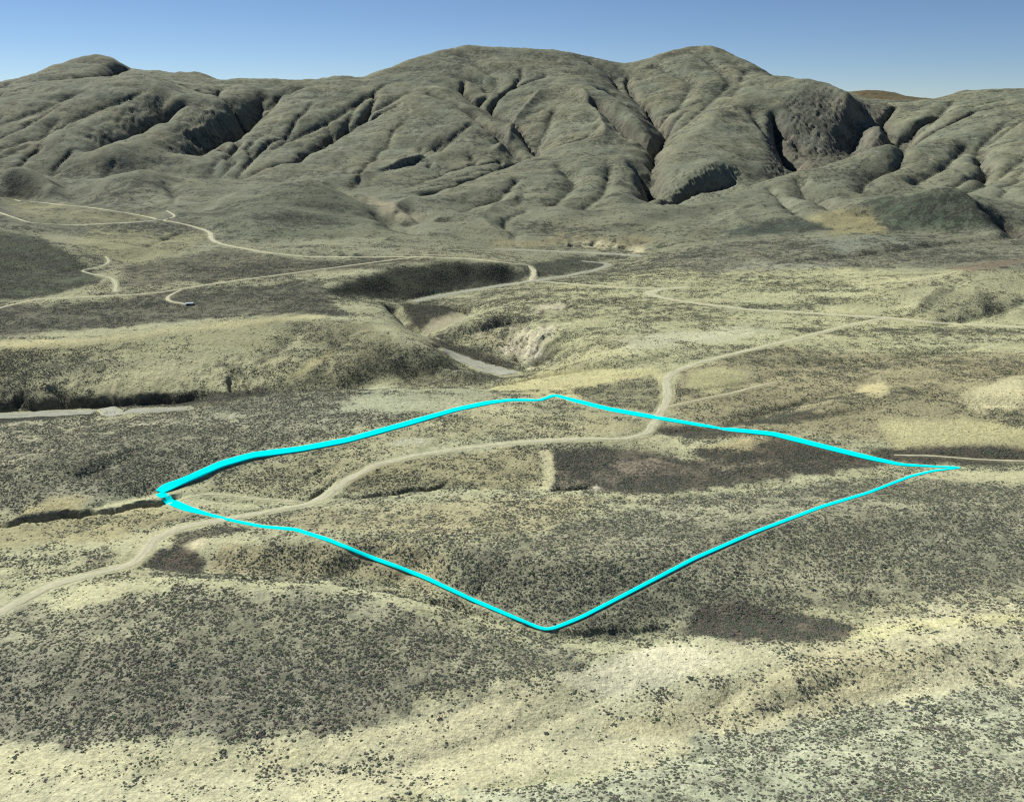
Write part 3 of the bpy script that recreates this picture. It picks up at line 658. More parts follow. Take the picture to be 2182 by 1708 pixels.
dict(p=[(780,425),(830,430),(900,465),(880,470),(820,460)], soil=(170,158,128), veg=0.2, j=8, a=0.6),
dict(p=[(440,455),(500,430),(640,392),(740,410),(850,485),(870,500),(700,510),(480,515)], soil=(106,110,88), veg=0.7, j=10, a=0.55),
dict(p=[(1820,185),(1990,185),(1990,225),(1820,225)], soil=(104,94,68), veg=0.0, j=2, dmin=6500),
dict(p=[(1640,260),(1700,200),(1770,185),(1895,235),(1890,315),(1730,360),(1640,400)], soil=(104,100,88), a=0.6, rough=9, dmin=2900, dmax=4300),  # canyon face: rock colour darkened to paint in deeper shade
dict(p=[(1380,400),(1480,360),(1560,350),(1600,400),(1500,430),(1400,445)], rough=5, dmin=2300, dmax=3300),
dict(p=[(180,300),(240,220),(380,200),(330,250),(220,310)], rough=5, dmin=2900, dmax=4600),
dict(p=[(350,330),(420,230),(560,215),(520,270),(400,330)], rough=5, dmin=2900, dmax=4600),
dict(p=[(-50,862),(100,858),(300,852),(470,838),(600,832),(560,842),(430,858),(250,866),(-50,880)], soil=(110,104,82), veg=1.0, brush=1.0, j=6)
]
for d in PATCH:
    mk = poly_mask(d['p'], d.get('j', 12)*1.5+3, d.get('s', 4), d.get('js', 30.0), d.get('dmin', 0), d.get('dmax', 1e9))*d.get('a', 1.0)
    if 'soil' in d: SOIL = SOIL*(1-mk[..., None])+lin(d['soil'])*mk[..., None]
    if 'veg' in d: VEG = VEG*(1-mk)+(d['veg']+0.25*n2+0.12*n1+0.45*n4)*mk
    if 'brush' in d: BRUSH = np.maximum(BRUSH, mk*d['brush'])
    if 'rough' in d: GZ -= mk*d['rough']*np.abs(fbm(GX+0.4*GY, GY-0.3*GX, 16, 4, 271, 0.65))*3
VEG = np.clip(VEG, 0.0, 1)
BRUSH = np.clip(BRUSH*(0.72+1.5*fbm(GX, GY, 24, 4, 321, 0.65)), 0, 1)
WALL = np.clip((SL-0.75)/0.5, 0, 1)                              # bare rock on the steepest faces
rock = lin((120, 112, 98))
SOIL = SOIL*(1-0.6*WALL[..., None])+rock*0.6*WALL[..., None]
# fine soil variation
SOIL *= (1+0.16*n2-0.16*n4+(0.14+0.22*far)*fbm(GX, GY, 14, 4, 131, 0.75))[..., None]
SOIL *= (1+0.30*far*fbm(GX, GY, 55, 3, 291, 0.6))[..., None]
hv = (0.35+0.65*far)*fbm(GX, GY, 130, 4, 231, 0.7)                 # greener and tanner ground
SOIL *= np.stack([1+0.20*hv, 1+0.10*hv, 1+0.0*hv], -1)
SOIL = np.clip(SOIL*SOIL_K, 0.01, 0.9)
# shrubs keep off the tracks
TRK = np.zeros(NU*NV, np.float32)
for Q in road_q:
    f, d, e, s = near_line(Q, float(Q[:, 2].max())*0.5+4)
    if len(f): TRK[f] = np.maximum(TRK[f], np.clip(1-(d-e[:, 0]*0.5)/3.0, 0, 1))
for Q in river_q:
    f, d, e, s = near_line(Q, float(Q[:, 2].max())*0.5+4)
    if len(f): TRK[f] = np.maximum(TRK[f], np.clip(1-(d-e[:, 0]*0.5)/3.0, 0, 1))
TRK = TRK.reshape(NU, NV)
VEG = VEG*(1-TRK)

# ------------------------------------------------------------------ materials
def new_mat(name, rough=0.95):
    mt = bpy.data.materials.new(name); mt.use_nodes = True
    b = mt.node_tree.nodes['Principled BSDF']; b.inputs['Roughness'].default_value = rough
    b.inputs['Specular IOR Level'].default_value = 0.1
    return mt, mt.node_tree, b
def node(nt, t, **kw):
    n = nt.nodes.new(t)
    for k, v in kw.items(): setattr(n, k, v)
    return n
def noise(nt, vec, scale, detail=3, rough=0.6, dist=0.0):
    n = node(nt, 'ShaderNodeTexNoise'); n.inputs['Scale'].default_value = scale
    n.inputs['Detail'].default_value = detail; n.inputs['Roughness'].default_value = rough
    n.inputs['Distortion'].default_value = dist
    nt.links.new(vec, n.inputs['Vector']); return n.outputs['Fac']
def mth(nt, op, a, b=None, c=None, clamp=False):
    n = node(nt, 'ShaderNodeMath', operation=op); n.use_clamp = clamp
    for i, v in enumerate((a, b, c)):
        if v is None: continue
        if hasattr(v, 'links'): nt.links.new(v, n.inputs[i])
        else: n.inputs[i].default_value = v
    return n.outputs[0]
def mixc(nt, f, a, b, mode='MIX'):
    n = node(nt, 'ShaderNodeMix', data_type='RGBA', blend_type=mode)
    for sock, v in ((n.inputs[0], f), (n.inputs[6], a), (n.inputs[7], b)):
        if hasattr(v, 'links'): nt.links.new(v, sock)
        else: sock.default_value = v if isinstance(v, float) else (*v, 1)
    return n.outputs[2]

def ground_material():
    mt, nt, b = new_mat("desert_ground")
    geo = node(nt, 'ShaderNodeNewGeometry'); P = geo.outputs['Position']
    soil = node(nt, 'ShaderNodeAttribute', attribute_name='soil').outputs['Color']
    veg = node(nt, 'ShaderNodeAttribute', attribute_name='veg').outputs['Fac']
    brush = node(nt, 'ShaderNodeAttribute', attribute_name='brush').outputs['Fac']
    sep = node(nt, 'ShaderNodeSeparateXYZ'); nt.links.new(P, sep.inputs[0])
    dist = node(nt, 'ShaderNodeVectorMath', operation='LENGTH')
    nt.links.new(P, dist.inputs[0])
    dv = dist.outputs['Value']
    # plants as seen from afar: patches of 3 to 12 m, sparse where real shrubs stand (near), full where they are too small to model
    n_a = noise(nt, P, 0.42, 2, 0.7)
    n_b = noise(nt, P, 0.15, 2, 0.7)
    n_c = noise(nt, P, 0.055, 2, 0.7)
    n_d = noise(nt, P, 0.018, 3, 0.7)
    med = n_b
    farm = mth(nt, 'DIVIDE', mth(nt, 'SUBTRACT', dv, 500.0), 1500.0, clamp=True)
    # the scrub itself is patchier at every size
    wa = mth(nt, 'MULTIPLY_ADD', farm, -0.20, 0.26); wc = mth(nt, 'MULTIPLY_ADD', farm, 0.20, 0.28)
    s = mth(nt, 'ADD', mth(nt, 'MULTIPLY', n_a, wa), mth(nt, 'MULTIPLY', n_b, 0.34))
    s = mth(nt, 'ADD', s, mth(nt, 'MULTIPLY', n_c, wc))
    s = mth(nt, 'ADD', s, mth(nt, 'MULTIPLY', n_d, 0.12))
    thr = mth(nt, 'SUBTRACT', 0.60, mth(nt, 'MULTIPLY', veg, 0.15))
    spot = mth(nt, 'MULTIPLY', mth(nt, 'SUBTRACT', s, thr), 16.0, clamp=True)
    farf = mth(nt, 'DIVIDE', mth(nt, 'SUBTRACT', dv, 700.0), 900.0, clamp=True)
    amt = mth(nt, 'MULTIPLY_ADD', farf, 0.40, 0.45)
    spot = mth(nt, 'MULTIPLY', spot, amt)
    hue = noise(nt, P, 0.03, 3, 0.7)
    plant = mixc(nt, mth(nt, 'MULTIPLY', mth(nt, 'SUBTRACT', hue, 0.35), 3.0, clamp=True), (0.045, 0.058, 0.040), (0.078, 0.070, 0.060))
    grain = noise(nt, P, 0.30, 5, 0.85)
    soil2 = mixc(nt, 1.0, soil, mixc(nt, mth(nt, 'MULTIPLY', mth(nt, 'SUBTRACT', grain, 0.3), 2.5, clamp=True), (0.58, 0.60, 0.62), (1.50, 1.48, 1.42)), 'MULTIPLY')
    col = mixc(nt, spot, soil2, plant)
    br = mth(nt, 'MULTIPLY', brush, mth(nt, 'ADD', mth(nt, 'MULTIPLY', mth(nt, 'SUBTRACT', n_a, 0.42), 4.5), mth(nt, 'MULTIPLY', n_b, 0.9)), clamp=True)
    col = mixc(nt, br, col, (0.078, 0.071, 0.056))
    nt.links.new(col, b.inputs['Base Color'])
    bump = node(nt, 'ShaderNodeBump'); bump.inputs['Strength'].default_value = 0.8; bump.inputs['Distance'].default_value = 1.0
    hgt = mth(nt, 'ADD', mth(nt, 'MULTIPLY', s, 3.0), mth(nt, 'MULTIPLY', grain, 0.6))
    nt.links.new(hgt, bump.inputs['Height']); nt.links.new(bump.outputs[0], b.inputs['Normal'])
    return mt
M_ground = ground_material()

def dirt_material(name, c1, c2, streak):
    mt, nt, b = new_mat(name)
    P = node(nt, 'ShaderNodeNewGeometry').outputs['Position']
    tc = node(nt, 'ShaderNodeUVMap'); tc.uv_map = 'along'
    sep = node(nt, 'ShaderNodeSeparateXYZ'); nt.links.new(tc.outputs[0], sep.inputs[0])
    a = noise(nt, P, 0.25, 4, 0.7)
    col = mixc(nt, mth(nt, 'MULTIPLY', mth(nt, 'SUBTRACT', a, 0.3), 2.2, clamp=True), c1, c2)
    cb = node(nt, 'ShaderNodeCombineXYZ')
    nt.links.new(mth(nt, 'MULTIPLY', sep.outputs[0], 9.0), cb.inputs[0]); nt.links.new(mth(nt, 'MULTIPLY', sep.outputs[1], 0.03), cb.inputs[1])
    w = noise(nt, cb.outputs[0], 1.0, 2, 0.6)
    col = mixc(nt, mth(nt, 'MULTIPLY', mth(nt, 'SUBTRACT', w, 0.5), streak, clamp=True), col, (c1[0]*0.5, c1[1]*0.5, c1[2]*0.48))
    nt.links.new(col, b.inputs['Base Color'])
    return mt
M_road = dirt_material("dirt_track", (0.42, 0.405, 0.270), (0.60, 0.58, 0.40), 3.2)
M_river = dirt_material("river_sand", (0.27, 0.275, 0.215), (0.43, 0.43, 0.34), 4.0)

# ------------------------------------------------------------------ build the land
def tag(o, label=None, cat=None, group=None, kind=None):
    if label: o['label'] = label
    if cat: o['category'] = cat
    if group: o['group'] = group
    if kind: o['kind'] = kind
    return o
def smooth_normals():
    a = np.stack([GX, GY, GZ], -1)
    du = np.gradient(a, axis=0); dv = np.gradient(a, axis=1)
    n = np.cross(du, dv); n *= np.sign(n[..., 2:3]); n /= np.linalg.norm(n, axis=-1, keepdims=True)
    return n
NRM = smooth_normals()
def grid_object(name, cellmask, kind='structure'):
    """one sheet made of the chosen cells of the grid"""
    ii, jj = np.nonzero(cellmask)
    a = ii*NV+jj; quads = np.stack([a, a+1, a+NV+1, a+NV], 1)
    # with u to the right and v away, this order faces up
    quads = quads[:, ::-1]
    used = np.zeros(NU*NV, bool); used[quads.ravel()] = True
    new = np.cumsum(used)-1; q = new[quads].astype(np.int32)
    co = np.stack([GX, GY, GZ], -1).reshape(-1, 3)[used].astype(np.float32)
    me = bpy.data.meshes.new(name)
    me.vertices.add(len(co)); me.vertices.foreach_set('co', co.ravel())
    me.loops.add(q.size); me.loops.foreach_set('vertex_index', q.ravel())
    me.polygons.add(len(q)); me.polygons.foreach_set('loop_start', np.arange(0, q.size, 4, dtype=np.int32))
    me.polygons.foreach_set('loop_total', np.full(len(q), 4, dtype=np.int32))
    me.polygons.foreach_set('use_smooth', np.ones(len(q), bool))
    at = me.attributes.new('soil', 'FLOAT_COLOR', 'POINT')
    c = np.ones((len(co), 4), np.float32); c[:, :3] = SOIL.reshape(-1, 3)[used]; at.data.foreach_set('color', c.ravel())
    for nm, arr in (('veg', VEG), ('brush', BRUSH)):
        at = me.attributes.new(nm, 'FLOAT', 'POINT'); at.data.foreach_set('value', arr.reshape(-1)[used].astype(np.float32))
    me.update(); me.validate()
    me.materials.append(M_ground)
    me.normals_split_custom_set_from_vertices(NRM.reshape(-1, 3)[used])
    o = bpy.data.objects.new(name, me); COL.objects.link(o); o['kind'] = kind
    return o
# the mountains begin at the foot line; the rest is the valley ground
footx = np.array([-0.95, -0.50, -0.30, -0.10, 0.05, 0.18, 0.30, 0.45, 0.95])
footd = np.array([2500, 2500, 2620, 2450, 2300, 2250, 2150, 2150, 2150])
FD = np.interp(AZ, footx, footd)+90*fbm(GX, GY, 350, 3, 141)
hm = (DD > FD)[:-1, :-1]
grid_object('ground', ~hm)
grid_object('hills', hm)
del hm

# ------------------------------------------------------------------ strips that lie on the land
def strip(name, Q, mat, lift, parts=7, kind='structure', thick=0.0, edge=0.0, ride=False):
    """a band of width Q[:,2] along Q, draped over the land"""
    s = np.concatenate([[0], np.cumsum(np.hypot(*np.diff(Q[:, :2], axis=0).T))])
    n = max(3, int(s[-1]/2.5)); t = np.linspace(0, s[-1], n)
    X, Y, W = (np.interp(t, s, Q[:, k]) for k in range(3))
    X = smooth_line(X[:, None], 4)[:, 0]; Y = smooth_line(Y[:, None], 4)[:, 0]
    dx = np.gradient(X); dy = np.gradient(Y); L = np.hypot(dx, dy)+1e-9; nx, ny = dy/L, -dx/L
    k = np.linspace(-0.5, 0.5, parts)
    wl = W*(1+edge*fbm(X, Y, 9, 4, 151, 0.7)); wr = W*(1+edge*fbm(X, Y, 9, 4, 161, 0.7))
    wk = np.where(k[None, :] < 0, wl[:, None], wr[:, None])
    VX = X[:, None]+nx[:, None]*wk*k[None]; VY = Y[:, None]+ny[:, None]*wk*k[None]
    VZ = gz(VX, VY)+lift*(1-0.75*(np.abs(k)*2)**6)[None]
    if ride:                                   # a taut band spanning the small dips
        m_ = VZ.mean(1, keepdims=True); V2 = m_+0.6*(VZ-m_); up = (VZ-V2).max(1)+0.22
        V2 = V2+up[:, None]-0.1; sm = V2.copy()
        for _ in range(4): sm[1:-1] = 0.25*sm[:-2]+0.5*sm[1:-1]+0.25*sm[2:]
        VZ = np.maximum(sm, VZ+0.08)
    N = n*parts
    co = np.stack([VX, VY, VZ], -1).reshape(-1, 3)
    i, j = np.meshgrid(np.arange(n-1), np.arange(parts-1), indexing='ij')
    a = (i*parts+j).ravel(); F = np.stack([a, a+1, a+parts+1, a+parts], 1)
    uv = np.stack(np.broadcast_arrays(k[None, :]+0.5, t[:, None]), -1).reshape(-1, 2)
    if thick:
        co2 = co.copy(); co2[:, 2] -= thick
        rim = []
        for q in range(n-1):
            rim.append((q*parts, q*parts+parts, q*parts+parts+N, q*parts+N))
            r = q*parts+parts-1; rim.append((r+parts, r, r+N, r+parts+N))
        for q in range(parts-1):
            rim.append((q+1, q, q+N, q+1+N)); r = (n-1)*parts+q; rim.append((r, r+1, r+1+N, r+N))
        F = np.concatenate([F, F[:, ::-1]+N, np.array(rim)]); co = np.concatenate([co, co2]); uv = np.concatenate([uv, uv])
    me = bpy.data.meshes.new(name); me.from_pydata(co.tolist(), [], F.tolist()); me.update()
    ul = me.uv_layers.new(name='along'); vi = np.zeros(len(me.loops), np.int32); me.loops.foreach_get('vertex_index', vi)
    ul.data.foreach_set('uv', uv[vi].astype(np.float32).ravel())
    me.polygons.foreach_set('use_smooth', np.ones(len(me.polygons), bool))
    if not thick and me.polygons[0].normal.z < 0: me.flip_normals()
    me.materials.append(mat)
    o = bpy.data.objects.new(name, me); COL.objects.link(o)
    if kind: o['kind'] = kind
    return o
for (name, lab, ws, pts), Q in zip(ROADS, road_q):
    Q = Q.copy(); Q[:, 2] *= ws*0.86
    o = strip('dirt_road', Q, M_road, 0.30, 7, edge=0.5); o['label'] = lab
for Q in river_q:
    o = strip('dry_riverbed', Q, M_river, 0.35, 11, edge=0.5); o['label'] = 'pale sandy bed of the dry wash'

BORDER = [(341, 1050, 17), (400, 1022, 18.0), (470, 990, 17.1), (540, 970, 15.2), (640, 957, 13.3), (740, 938, 11.9), (870, 902, 11.9), (970, 873, 11.0), (1040, 858, 8.5), (1090, 852, 5.1), (1150, 853, 4.2), (1182, 842, 11.2), (1220, 852, 11.2), (1300, 872, 11.2), (1400, 890, 8.0), (1530, 912, 6.4), (1650, 925, 10.4), (1750, 950, 10.4), (1850, 975, 10.4), (1920, 990, 6.4), (1990, 994, 4.0), (2050, 996, 3.2), (1990, 1003, 4.2), (1940, 1015, 4.9), (1850, 1050, 5.6), (1750, 1080, 6.3), (1610, 1133, 7.7), (1480, 1190, 9.1), (1350, 1258, 9.1), (1240, 1315, 9.1), (1165, 1345, 8.4), (1130, 1330, 8.4), (1000, 1275, 9.1), (900, 1228, 9.8), (770, 1180, 9.8), (700, 1150, 8.4), (630, 1128, 6.3), (560, 1122, 5.6), (500, 1110, 5.6), (440, 1095, 6.3), (400, 1084, 13), (366, 1070, 18), (350, 1058, 20), (341, 1051, 20)]
Pb = dens(BORDER, 5.0)
tan = np.gradient(Pb[:, :2], axis=0); tan /= np.linalg.norm(tan, axis=1)[:, None]+1e-9
c0 = hit(Pb[:, 0], Pb[:, 1])
w0 = hit(Pb[:, 0]-tan[:, 1]*Pb[:, 2]/2, Pb[:, 1]+tan[:, 0]*Pb[:, 2]/2); w1 = hit(Pb[:, 0]+tan[:, 1]*Pb[:, 2]/2, Pb[:, 1]-tan[:, 0]*Pb[:, 2]/2)
wid = np.clip(np.hypot(*(w0-w1).T), 2.0, 13.0)
# true width across the line, not along the slanted cut
tw = np.gradient(c0, axis=0); tw /= np.linalg.norm(tw, axis=1)[:, None]+1e-9
cut = (w0-w1); cl = np.linalg.norm(cut, axis=1)[:, None]+1e-9
wid = np.clip(wid*np.abs(tw[:, 0]*cut[:, 1]/cl[:, 0]-tw[:, 1]*cut[:, 0]/cl[:, 0]), 1.6, 12.0)
wid = smooth_line(wid[:, None], 6)[:, 0]
Qb = np.concatenate([c0, wid[:, None]], 1)
M_cyan, ntc, bc = new_mat("cyan_tape", 0.6)
bc.inputs['Base Color'].default_value = (0.0, 1.0, 1.0, 1); bc.inputs['Specular IOR Level'].default_value = 0.0; bc.inputs['Roughness'].default_value = 1.0
bl = strip('boundary_line', Qb, M_cyan, 0.25, 5, kind=None, thick=0.15, ride=True)
f, d, e, s = near_line(Qb, 12.0)                   # nothing grows up through the line
TRK.reshape(-1)[f] = np.maximum(TRK.reshape(-1)[f], np.clip(1-(d-e[:, 0]*0.5-0.8)/1.0, 0, 1))
tag(bl, 'bright cyan boundary line laid in a four-cornered loop over the scrubland', 'boundary line')

# ------------------------------------------------------------------ shrubs
def shrub_material(name, cols, vary=0.25):
    mt, nt, b = new_mat(name)
    P = node(nt, 'ShaderNodeNewGeometry').outputs['Position']
    oi = node(nt, 'ShaderNodeObjectInfo')
    r = node(nt, 'ShaderNodeValToRGB'); r.color_ramp.interpolation = 'LINEAR'
    el = r.color_ramp.elements
    while len(el) < len(cols): el.new(0.5)
    for k, c in enumerate(cols):
        el[k].position = k/(len(cols)-1); el[k].color = (*c, 1)
    nt.links.new(oi.outputs['Random'], r.inputs[0])
    n = noise(nt, P, 1.5, 3, 0.7)
    col = mixc(nt, 1.0, r.outputs[0], mixc(nt, n, (0.65, 0.65, 0.65), (1.4, 1.4, 1.35)), 'MULTIPLY')
    nt.links.new(col, b.inputs['Base Color']); return mt
M_leaf = shrub_material("shrub_leaf", [(0.13, 0.138, 0.105), (0.12, 0.165, 0.10), (0.21, 0.18, 0.155), (0.17, 0.14, 0.13), (0.135, 0.16, 0.148), (0.235, 0.24, 0.18), (0.08, 0.135, 0.06)])
M_wood, _n, _b = new_mat("shrub_wood"); _b.inputs['Base Color'].default_value = (0.09, 0.075, 0.055, 1)

def shrub_mesh(name, seed, n=110, flat=0.55, lumps=4):
    r = np.random.default_rng(seed); V = []; F = []
    ctr = [(0, 0, 1.0)]+[(r.uniform(-0.5, 0.5), r.uniform(-0.5, 0.5), r.uniform(0.5, 0.8)) for _ in range(lumps)]
    for k in range(n):
        cx, cy, cr = ctr[r.integers(len(ctr))]
        th = r.uniform(0, 2*math.pi); ph = math.acos(r.uniform(-0.05, 1)); q = cr*0.62*r.uniform(0.72, 1.08)
        p = np.array([cx+q*math.sin(ph)*math.cos(th), cy+q*math.sin(ph)*math.sin(th), 0.04+q*math.cos(ph)*flat*1.5])
        nrm = np.array([math.sin(ph)*math.cos(th), math.sin(ph)*math.sin(th), math.cos(ph)])+r.normal(0, 0.35, 3)
        nrm /= np.linalg.norm(nrm); a = np.cross(nrm, [0.3, 0.1, 1]); a /= np.linalg.norm(a); b = np.cross(nrm, a)
        s = r.uniform(0.13, 0.24); b0 = len(V)
        for (u, v) in ((1, 0), (0.1, 0.8), (-1, 0.1), (-0.1, -0.8)):
            V.append(tuple(p+a*u*s+b*v*s+r.normal(0, 0.02, 3)))
        F.append((b0, b0+1, b0+2, b0+3))
    me = bpy.data.meshes.new(name); me.from_pydata(V, [], F); me.materials.append(M_leaf); return me
def stem_mesh(name, seed):
    r = np.random.default_rng(seed); V = []; F = []
    for k in range(7):
        th = k*0.9+r.uniform(-0.2, 0.2); ln = r.uniform(0.35, 0.6); tip = np.array([ln*math.cos(th), ln*math.sin(th), r.uniform(0.3, 0.6)])
        b0 = len(V)
        for rad, p in ((0.035, np.array([0.03*math.cos(th), 0.03*math.sin(th), -0.1])), (0.012, tip)):
            for q in range(3):
                a = q*2.094; V.append((p[0]+rad*math.cos(a), p[1]+rad*math.sin(a), p[2]))
        for q in range(3):
            F.append((b0+q, b0+(q+1) % 3, b0+3+(q+1) % 3, b0+3+q))
    me = bpy.data.meshes.new(name); me.from_pydata(V, [], F); me.materials.append(M_wood); return me
CROWNS = [shrub_mesh('shrub_foliage', 20+k, 100, 0.45+0.1*(k % 3), 3+k % 3) for k in range(6)]
STEMS = [stem_mesh('shrub_stems', 40+k) for k in range(6)]

# scatter: density from the same growth map as the ground
def vget(A, x, y):
    i, j = gij(x, y); return bilin(A, i, j)
cnt = 5600000
aa = rng.uniform(math.radians(-46), math.radians(46), cnt)
Dm0, Dm1 = 230.0, 2300.0
dd = np.sqrt(rng.uniform(Dm0**2, Dm1**2, cnt))
x = dd*np.sin(aa); y = dd*np.cos(aa)
ve = vget(VEG, x, y); brs = vget(BRUSH, x, y); tk = vget(TRK, x, y)
cl = fbm(x, y, 9, 3, 171); cl2 = fbm(x, y, 40, 3, 181)
dens_p = np.clip(ve*1.25-0.30+1.0*cl+0.5*cl2, 0.10, 1)
dens_p = dens_p**1.25*0.72*np.clip(1500/np.maximum(dd, 1500), 0.3, 1)+brs*0.20*np.clip(0.5+1.6*cl2+1.6*cl, 0.03, 1.8)
dens_p *= (tk < 0.15)
dens_p *= np.where(dd < 1300, 1.0, np.clip(1-(dd-1300)/1000, 0.0, 1))
keep = rng.random(cnt) < dens_p
x, y, dd, ve, brs = x[keep], y[keep], dd[keep], ve[keep], brs[keep]
sz = 0.30+0.95*rng.random(len(x))**2.6+0.6*brs*rng.random(len(x))+0.15*np.clip(ve, 0, 1)
small_ = (rng.random(len(x)) < 0.75) & (ve < 0.4); sz[small_] *= 0.6
bigm = rng.random(len(x)) < 0.02; sz[bigm] *= 1.7
z = gz(x, y)
px_, py_ = project(x, y, z)
inview = (px_ > -550) & (px_ < PW+550) & (py_ < PH+260)
x, y, z, sz, dd, ve, brs = (q[inview] for q in (x, y, z, sz, dd, ve, brs))
px_, py_ = px_[inview], py_[inview]
print('shrubs', len(x))

# shrubs picked out in the photograph
NAMED = [
(1472,1445,2.6,'round green shrub alone on the pale sand below the brown thicket'),
(1700,1450,1.9,'small dark angular shrub on the sand ridge right of the thicket'),
(1638,1417,1.8,'dark spreading shrub on the sandy rise below the brown thicket'),
(2110,1430,2.2,'dark shrub beside the sandy channel at the right edge'),
(1018,1250,3.0,'tall dark green shrub inside the cyan loop near its lower corner'),
(1883,1205,3.0,'large blue-green shrub on the slope right of the cyan line'),
(938,1530,2.0,'dark bushy shrub where the scrub slope meets the sand'),
(475,1600,2.4,'wide dark shrub at the upper edge of the left sand'),
(1975,1505,1.9,'lone oval shrub above the bottom right bank'),
(560,1560,2.3,'dark mounded shrub on the lower rim of the scrub slope'),
(1163,1562,2.0,'grey-green shrub in the middle of the bare sand'),
(625,1640,1.8,'small oval shrub low on the left sand')
]
def make_shrub(px, py, size, label, group, k, xy=None, rot=0.0, hs=1.0):
    if xy is None:
        h_ = hit([px], [py])[0]
    else: h_ = xy
    zz = float(gz(np.array([h_[0]]), np.array([h_[1]]))[0])
    e = bpy.data.objects.new('shrub', None); COL.objects.link(e)
    e.location = (h_[0], h_[1], zz-0.05); e.rotation_euler = (0, 0, rot); e.scale = (size, size, size*hs); e.empty_display_size = 0.3
    tag(e, label, 'shrub', group)
    c = bpy.data.objects.new('foliage', CROWNS[k % 6]); COL.objects.link(c); c.parent = e
    s = bpy.data.objects.new('stems', STEMS[k % 6]); COL.objects.link(s); s.parent = e
    return e
for k, (px, py, size, label) in enumerate(NAMED):
    make_shrub(px, py, size, label, None, k, rot=k*1.3, hs=0.7)
n_ind = 300-len(NAMED)
app = sz/np.maximum(dd, 1)*((px_ > 15) & (px_ < PW-15) & (py_ < PH-12))
order = np.argsort(-app); ind = order[:n_ind]
rest = np.ones(len(x), bool); rest[ind] = False
zone = []
for q, i in enumerate(ind):
    if ve[i]+brs[i] < 0.33: lab, grp = 'small dark shrub standing apart on the pale sandy foreground', 'shrubs on the bare sand'
    elif py_[i] > 1560: lab, grp = 'dark low shrub in the dense scrub along the bottom bank', 'shrubs of the bottom bank'
    elif px_[i] < 1165: lab, grp = 'dark low shrub in the dense scrub of the left foreground slope', 'shrubs of the left foreground slope'
    else: lab, grp = 'dark low shrub in the scrub right of the cyan line corner', 'shrubs of the right foreground slope'
    make_shrub(0, 0, sz[i], lab, grp, q, xy=(x[i], y[i]), rot=float(rng.uniform(0, 6.28)), hs=0.65)

# all the other shrubs: one mass, copies placed by geometry nodes on a point cloud mesh
pm = bpy.data.meshes.new('desert_scrub')
xr, yr, zr, sr = x[rest], y[rest], z[rest], sz[rest]
pm.vertices.add(len(xr)); pm.vertices.foreach_set('co', np.stack([xr, yr, zr-0.05], 1).astype(np.float32).ravel())
for nm, arr, ty in (('size', sr, 'FLOAT'), ('turn', rng.uniform(0, 6.283, len(xr)), 'FLOAT')):
    at = pm.attributes.new(nm, ty, 'POINT'); at.data.foreach_set('value', arr.astype(np.float32))
at = pm.attributes.new('which', 'INT', 'POINT'); at.data.foreach_set('value', rng.integers(0, 6, len(xr)).astype(np.int32))
scrub = bpy.data.objects.new('desert_scrub', pm); COL.objects.link(scrub); scrub['kind'] = 'stuff'
scrub['label'] = 'low dark desert scrub scattered over the whole valley'
tree = bpy.data.node_groups.new('scatter_scrub', 'GeometryNodeTree')
tree.interface.new_socket('Geometry', in_out='INPUT', socket_type='NodeSocketGeometry')
tree.interface.new_socket('Geometry', in_out='OUTPUT', socket_type='NodeSocketGeometry')
gi = tree.nodes.new('NodeGroupInput'); go = tree.nodes.new('NodeGroupOutput')
join = tree.nodes.new('GeometryNodeJoinGeometry')
crown_objs = {}
for o in bpy.data.objects:
    if o.type == 'MESH' and o.data in CROWNS and o.data.name not in crown_objs: crown_objs[o.data.name] = o
def nattr(name, ty='FLOAT'):
    n = tree.nodes.new('GeometryNodeInputNamedAttribute'); n.data_type = ty; n.inputs[0].default_value = name
    return n.outputs[0]
siz = nattr('size'); trn = nattr('turn'); wh = nattr('which', 'INT')
cx = tree.nodes.new('ShaderNodeCombineXYZ'); tree.links.new(trn, cx.inputs[2])
for k, nm in enumerate(sorted(crown_objs)):
    oi = tree.nodes.new('GeometryNodeObjectInfo'); oi.inputs['Object'].default_value = crown_objs[nm]
    oi.transform_space = 'ORIGINAL'
    ip = tree.nodes.new('GeometryNodeInstanceOnPoints')
    cmp_ = tree.nodes.new('FunctionNodeCompare'); cmp_.data_type = 'INT'; cmp_.operation = 'EQUAL'
    tree.links.new(wh, cmp_.inputs[2]); cmp_.inputs[3].default_value = k
    tree.links.new(gi.outputs[0], ip.inputs['Points']); tree.links.new(cmp_.outputs[0], ip.inputs['Selection'])
    tree.links.new(oi.outputs['Geometry'], ip.inputs['Instance'])
    e2r = tree.nodes.new('FunctionNodeEulerToRotation'); tree.links.new(cx.outputs[0], e2r.inputs[0])
    tree.links.new(e2r.outputs[0], ip.inputs['Rotation'])
    sx = tree.nodes.new('ShaderNodeCombineXYZ'); tree.links.new(siz, sx.inputs[0]); tree.links.new(siz, sx.inputs[1])
    fl = tree.nodes.new('ShaderNodeMath'); fl.operation = 'MULTIPLY'; fl.inputs[1].default_value = 0.6; tree.links.new(siz, fl.inputs[0]); tree.links.new(fl.outputs[0], sx.inputs[2])
    tree.links.new(sx.outputs[0], ip.inputs['Scale'])
    tree.links.new(ip.outputs[0], join.inputs[0])
tree.links.new(join.outputs[0], go.inputs[0])
md = scrub.modifiers.new('scatter', 'NODES'); md.node_group = tree

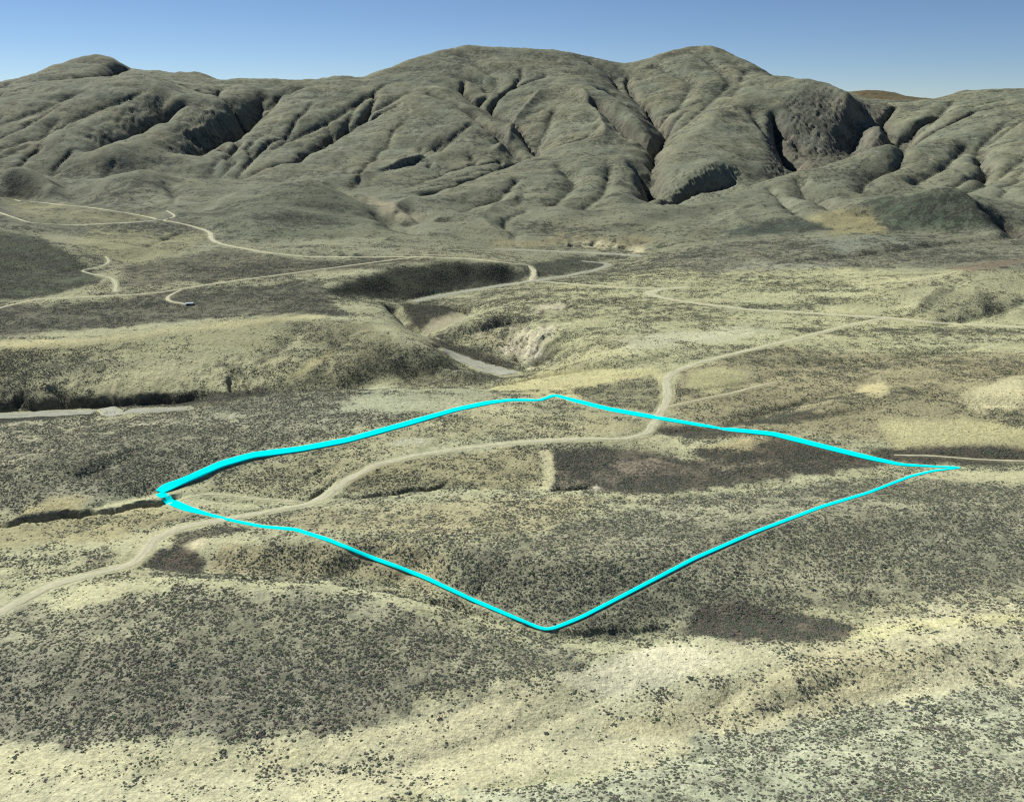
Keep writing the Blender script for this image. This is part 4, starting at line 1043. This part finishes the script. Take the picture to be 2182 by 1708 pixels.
# ------------------------------------------------------------------ the small shed beside the track
def box(V, F, x0, x1, y0, y1, z0, z1):
    b = len(V); V += [(x0, y0, z0), (x1, y0, z0), (x1, y1, z0), (x0, y1, z0), (x0, y0, z1), (x1, y0, z1), (x1, y1, z1), (x0, y1, z1)]
    F += [tuple(b+i for i in f) for f in ((0, 3, 2, 1), (4, 5, 6, 7), (0, 1, 5, 4), (1, 2, 6, 5), (2, 3, 7, 6), (3, 0, 4, 7))]
def mesh_child(name, V, F, mat, parent):
    me = bpy.data.meshes.new(name); me.from_pydata(V, [], F); me.update(); me.materials.append(mat)
    o = bpy.data.objects.new(name, me); COL.objects.link(o); o.parent = parent; return o
def plain(name, c, rough=0.7):
    mt, nt, b = new_mat(name, rough)
    P = node(nt, 'ShaderNodeNewGeometry').outputs['Position']
    nt.links.new(mixc(nt, noise(nt, P, 2.0, 3, 0.7), tuple(v*0.8 for v in c), tuple(min(0.9, v*1.15) for v in c)), b.inputs['Base Color'])
    return mt
sh = hit([404], [649])[0]
shed = bpy.data.objects.new('shed', None); COL.objects.link(shed)
shed.location = (sh[0], sh[1], float(gz(np.array([sh[0]]), np.array([sh[1]]))[0])-0.3); shed.rotation_euler = (0, 0, math.radians(12))
tag(shed, 'small pale blue-roofed shed beside the dirt track on the left plain', 'shed')
m_roof = plain("blue_white_metal", (0.55, 0.68, 0.72), 0.5); m_wall = plain("shed_board", (0.34, 0.34, 0.32)); m_dark = plain("dark_opening", (0.02, 0.02, 0.02))
V, F = [], []; box(V, F, -5.5, 5.5, -2.6, 2.6, 0, 2.8); b0 = len(V)
V += [(-5.5, -2.6, 2.8), (-5.5, 2.6, 2.8), (-5.5, 0, 3.9), (5.5, -2.6, 2.8), (5.5, 2.6, 2.8), (5.5, 0, 3.9)]; F += [(b0, b0+2, b0+1), (b0+3, b0+4, b0+5)]
mesh_child('wall', V, F, m_wall, shed)
V, F = [], []
for s in (-1, 1):
    b0 = len(V)
    for xx in (-5.9, 5.9):
        V += [(xx, 0, 4.05), (xx, s*3.1, 2.72), (xx, s*3.1, 2.62), (xx, 0, 3.93)]
    F += [(b0, b0+1, b0+5, b0+4), (b0+3, b0+7, b0+6, b0+2), (b0+1, b0+2, b0+6, b0+5), (b0, b0+3, b0+2, b0+1), (b0+4, b0+5, b0+6, b0+7)]
mesh_child('roof', V, F, m_roof, shed)
V, F = [], []; box(V, F, -3.2, 1.2, -2.66, -2.603, 0.2, 2.5); mesh_child('door', V, F, m_dark, shed)
V, F = [], []; box(V, F, 2.6, 4.0, -2.66, -2.603, 1.1, 2.0); mesh_child('window', V, F, m_dark, shed)
print('done')
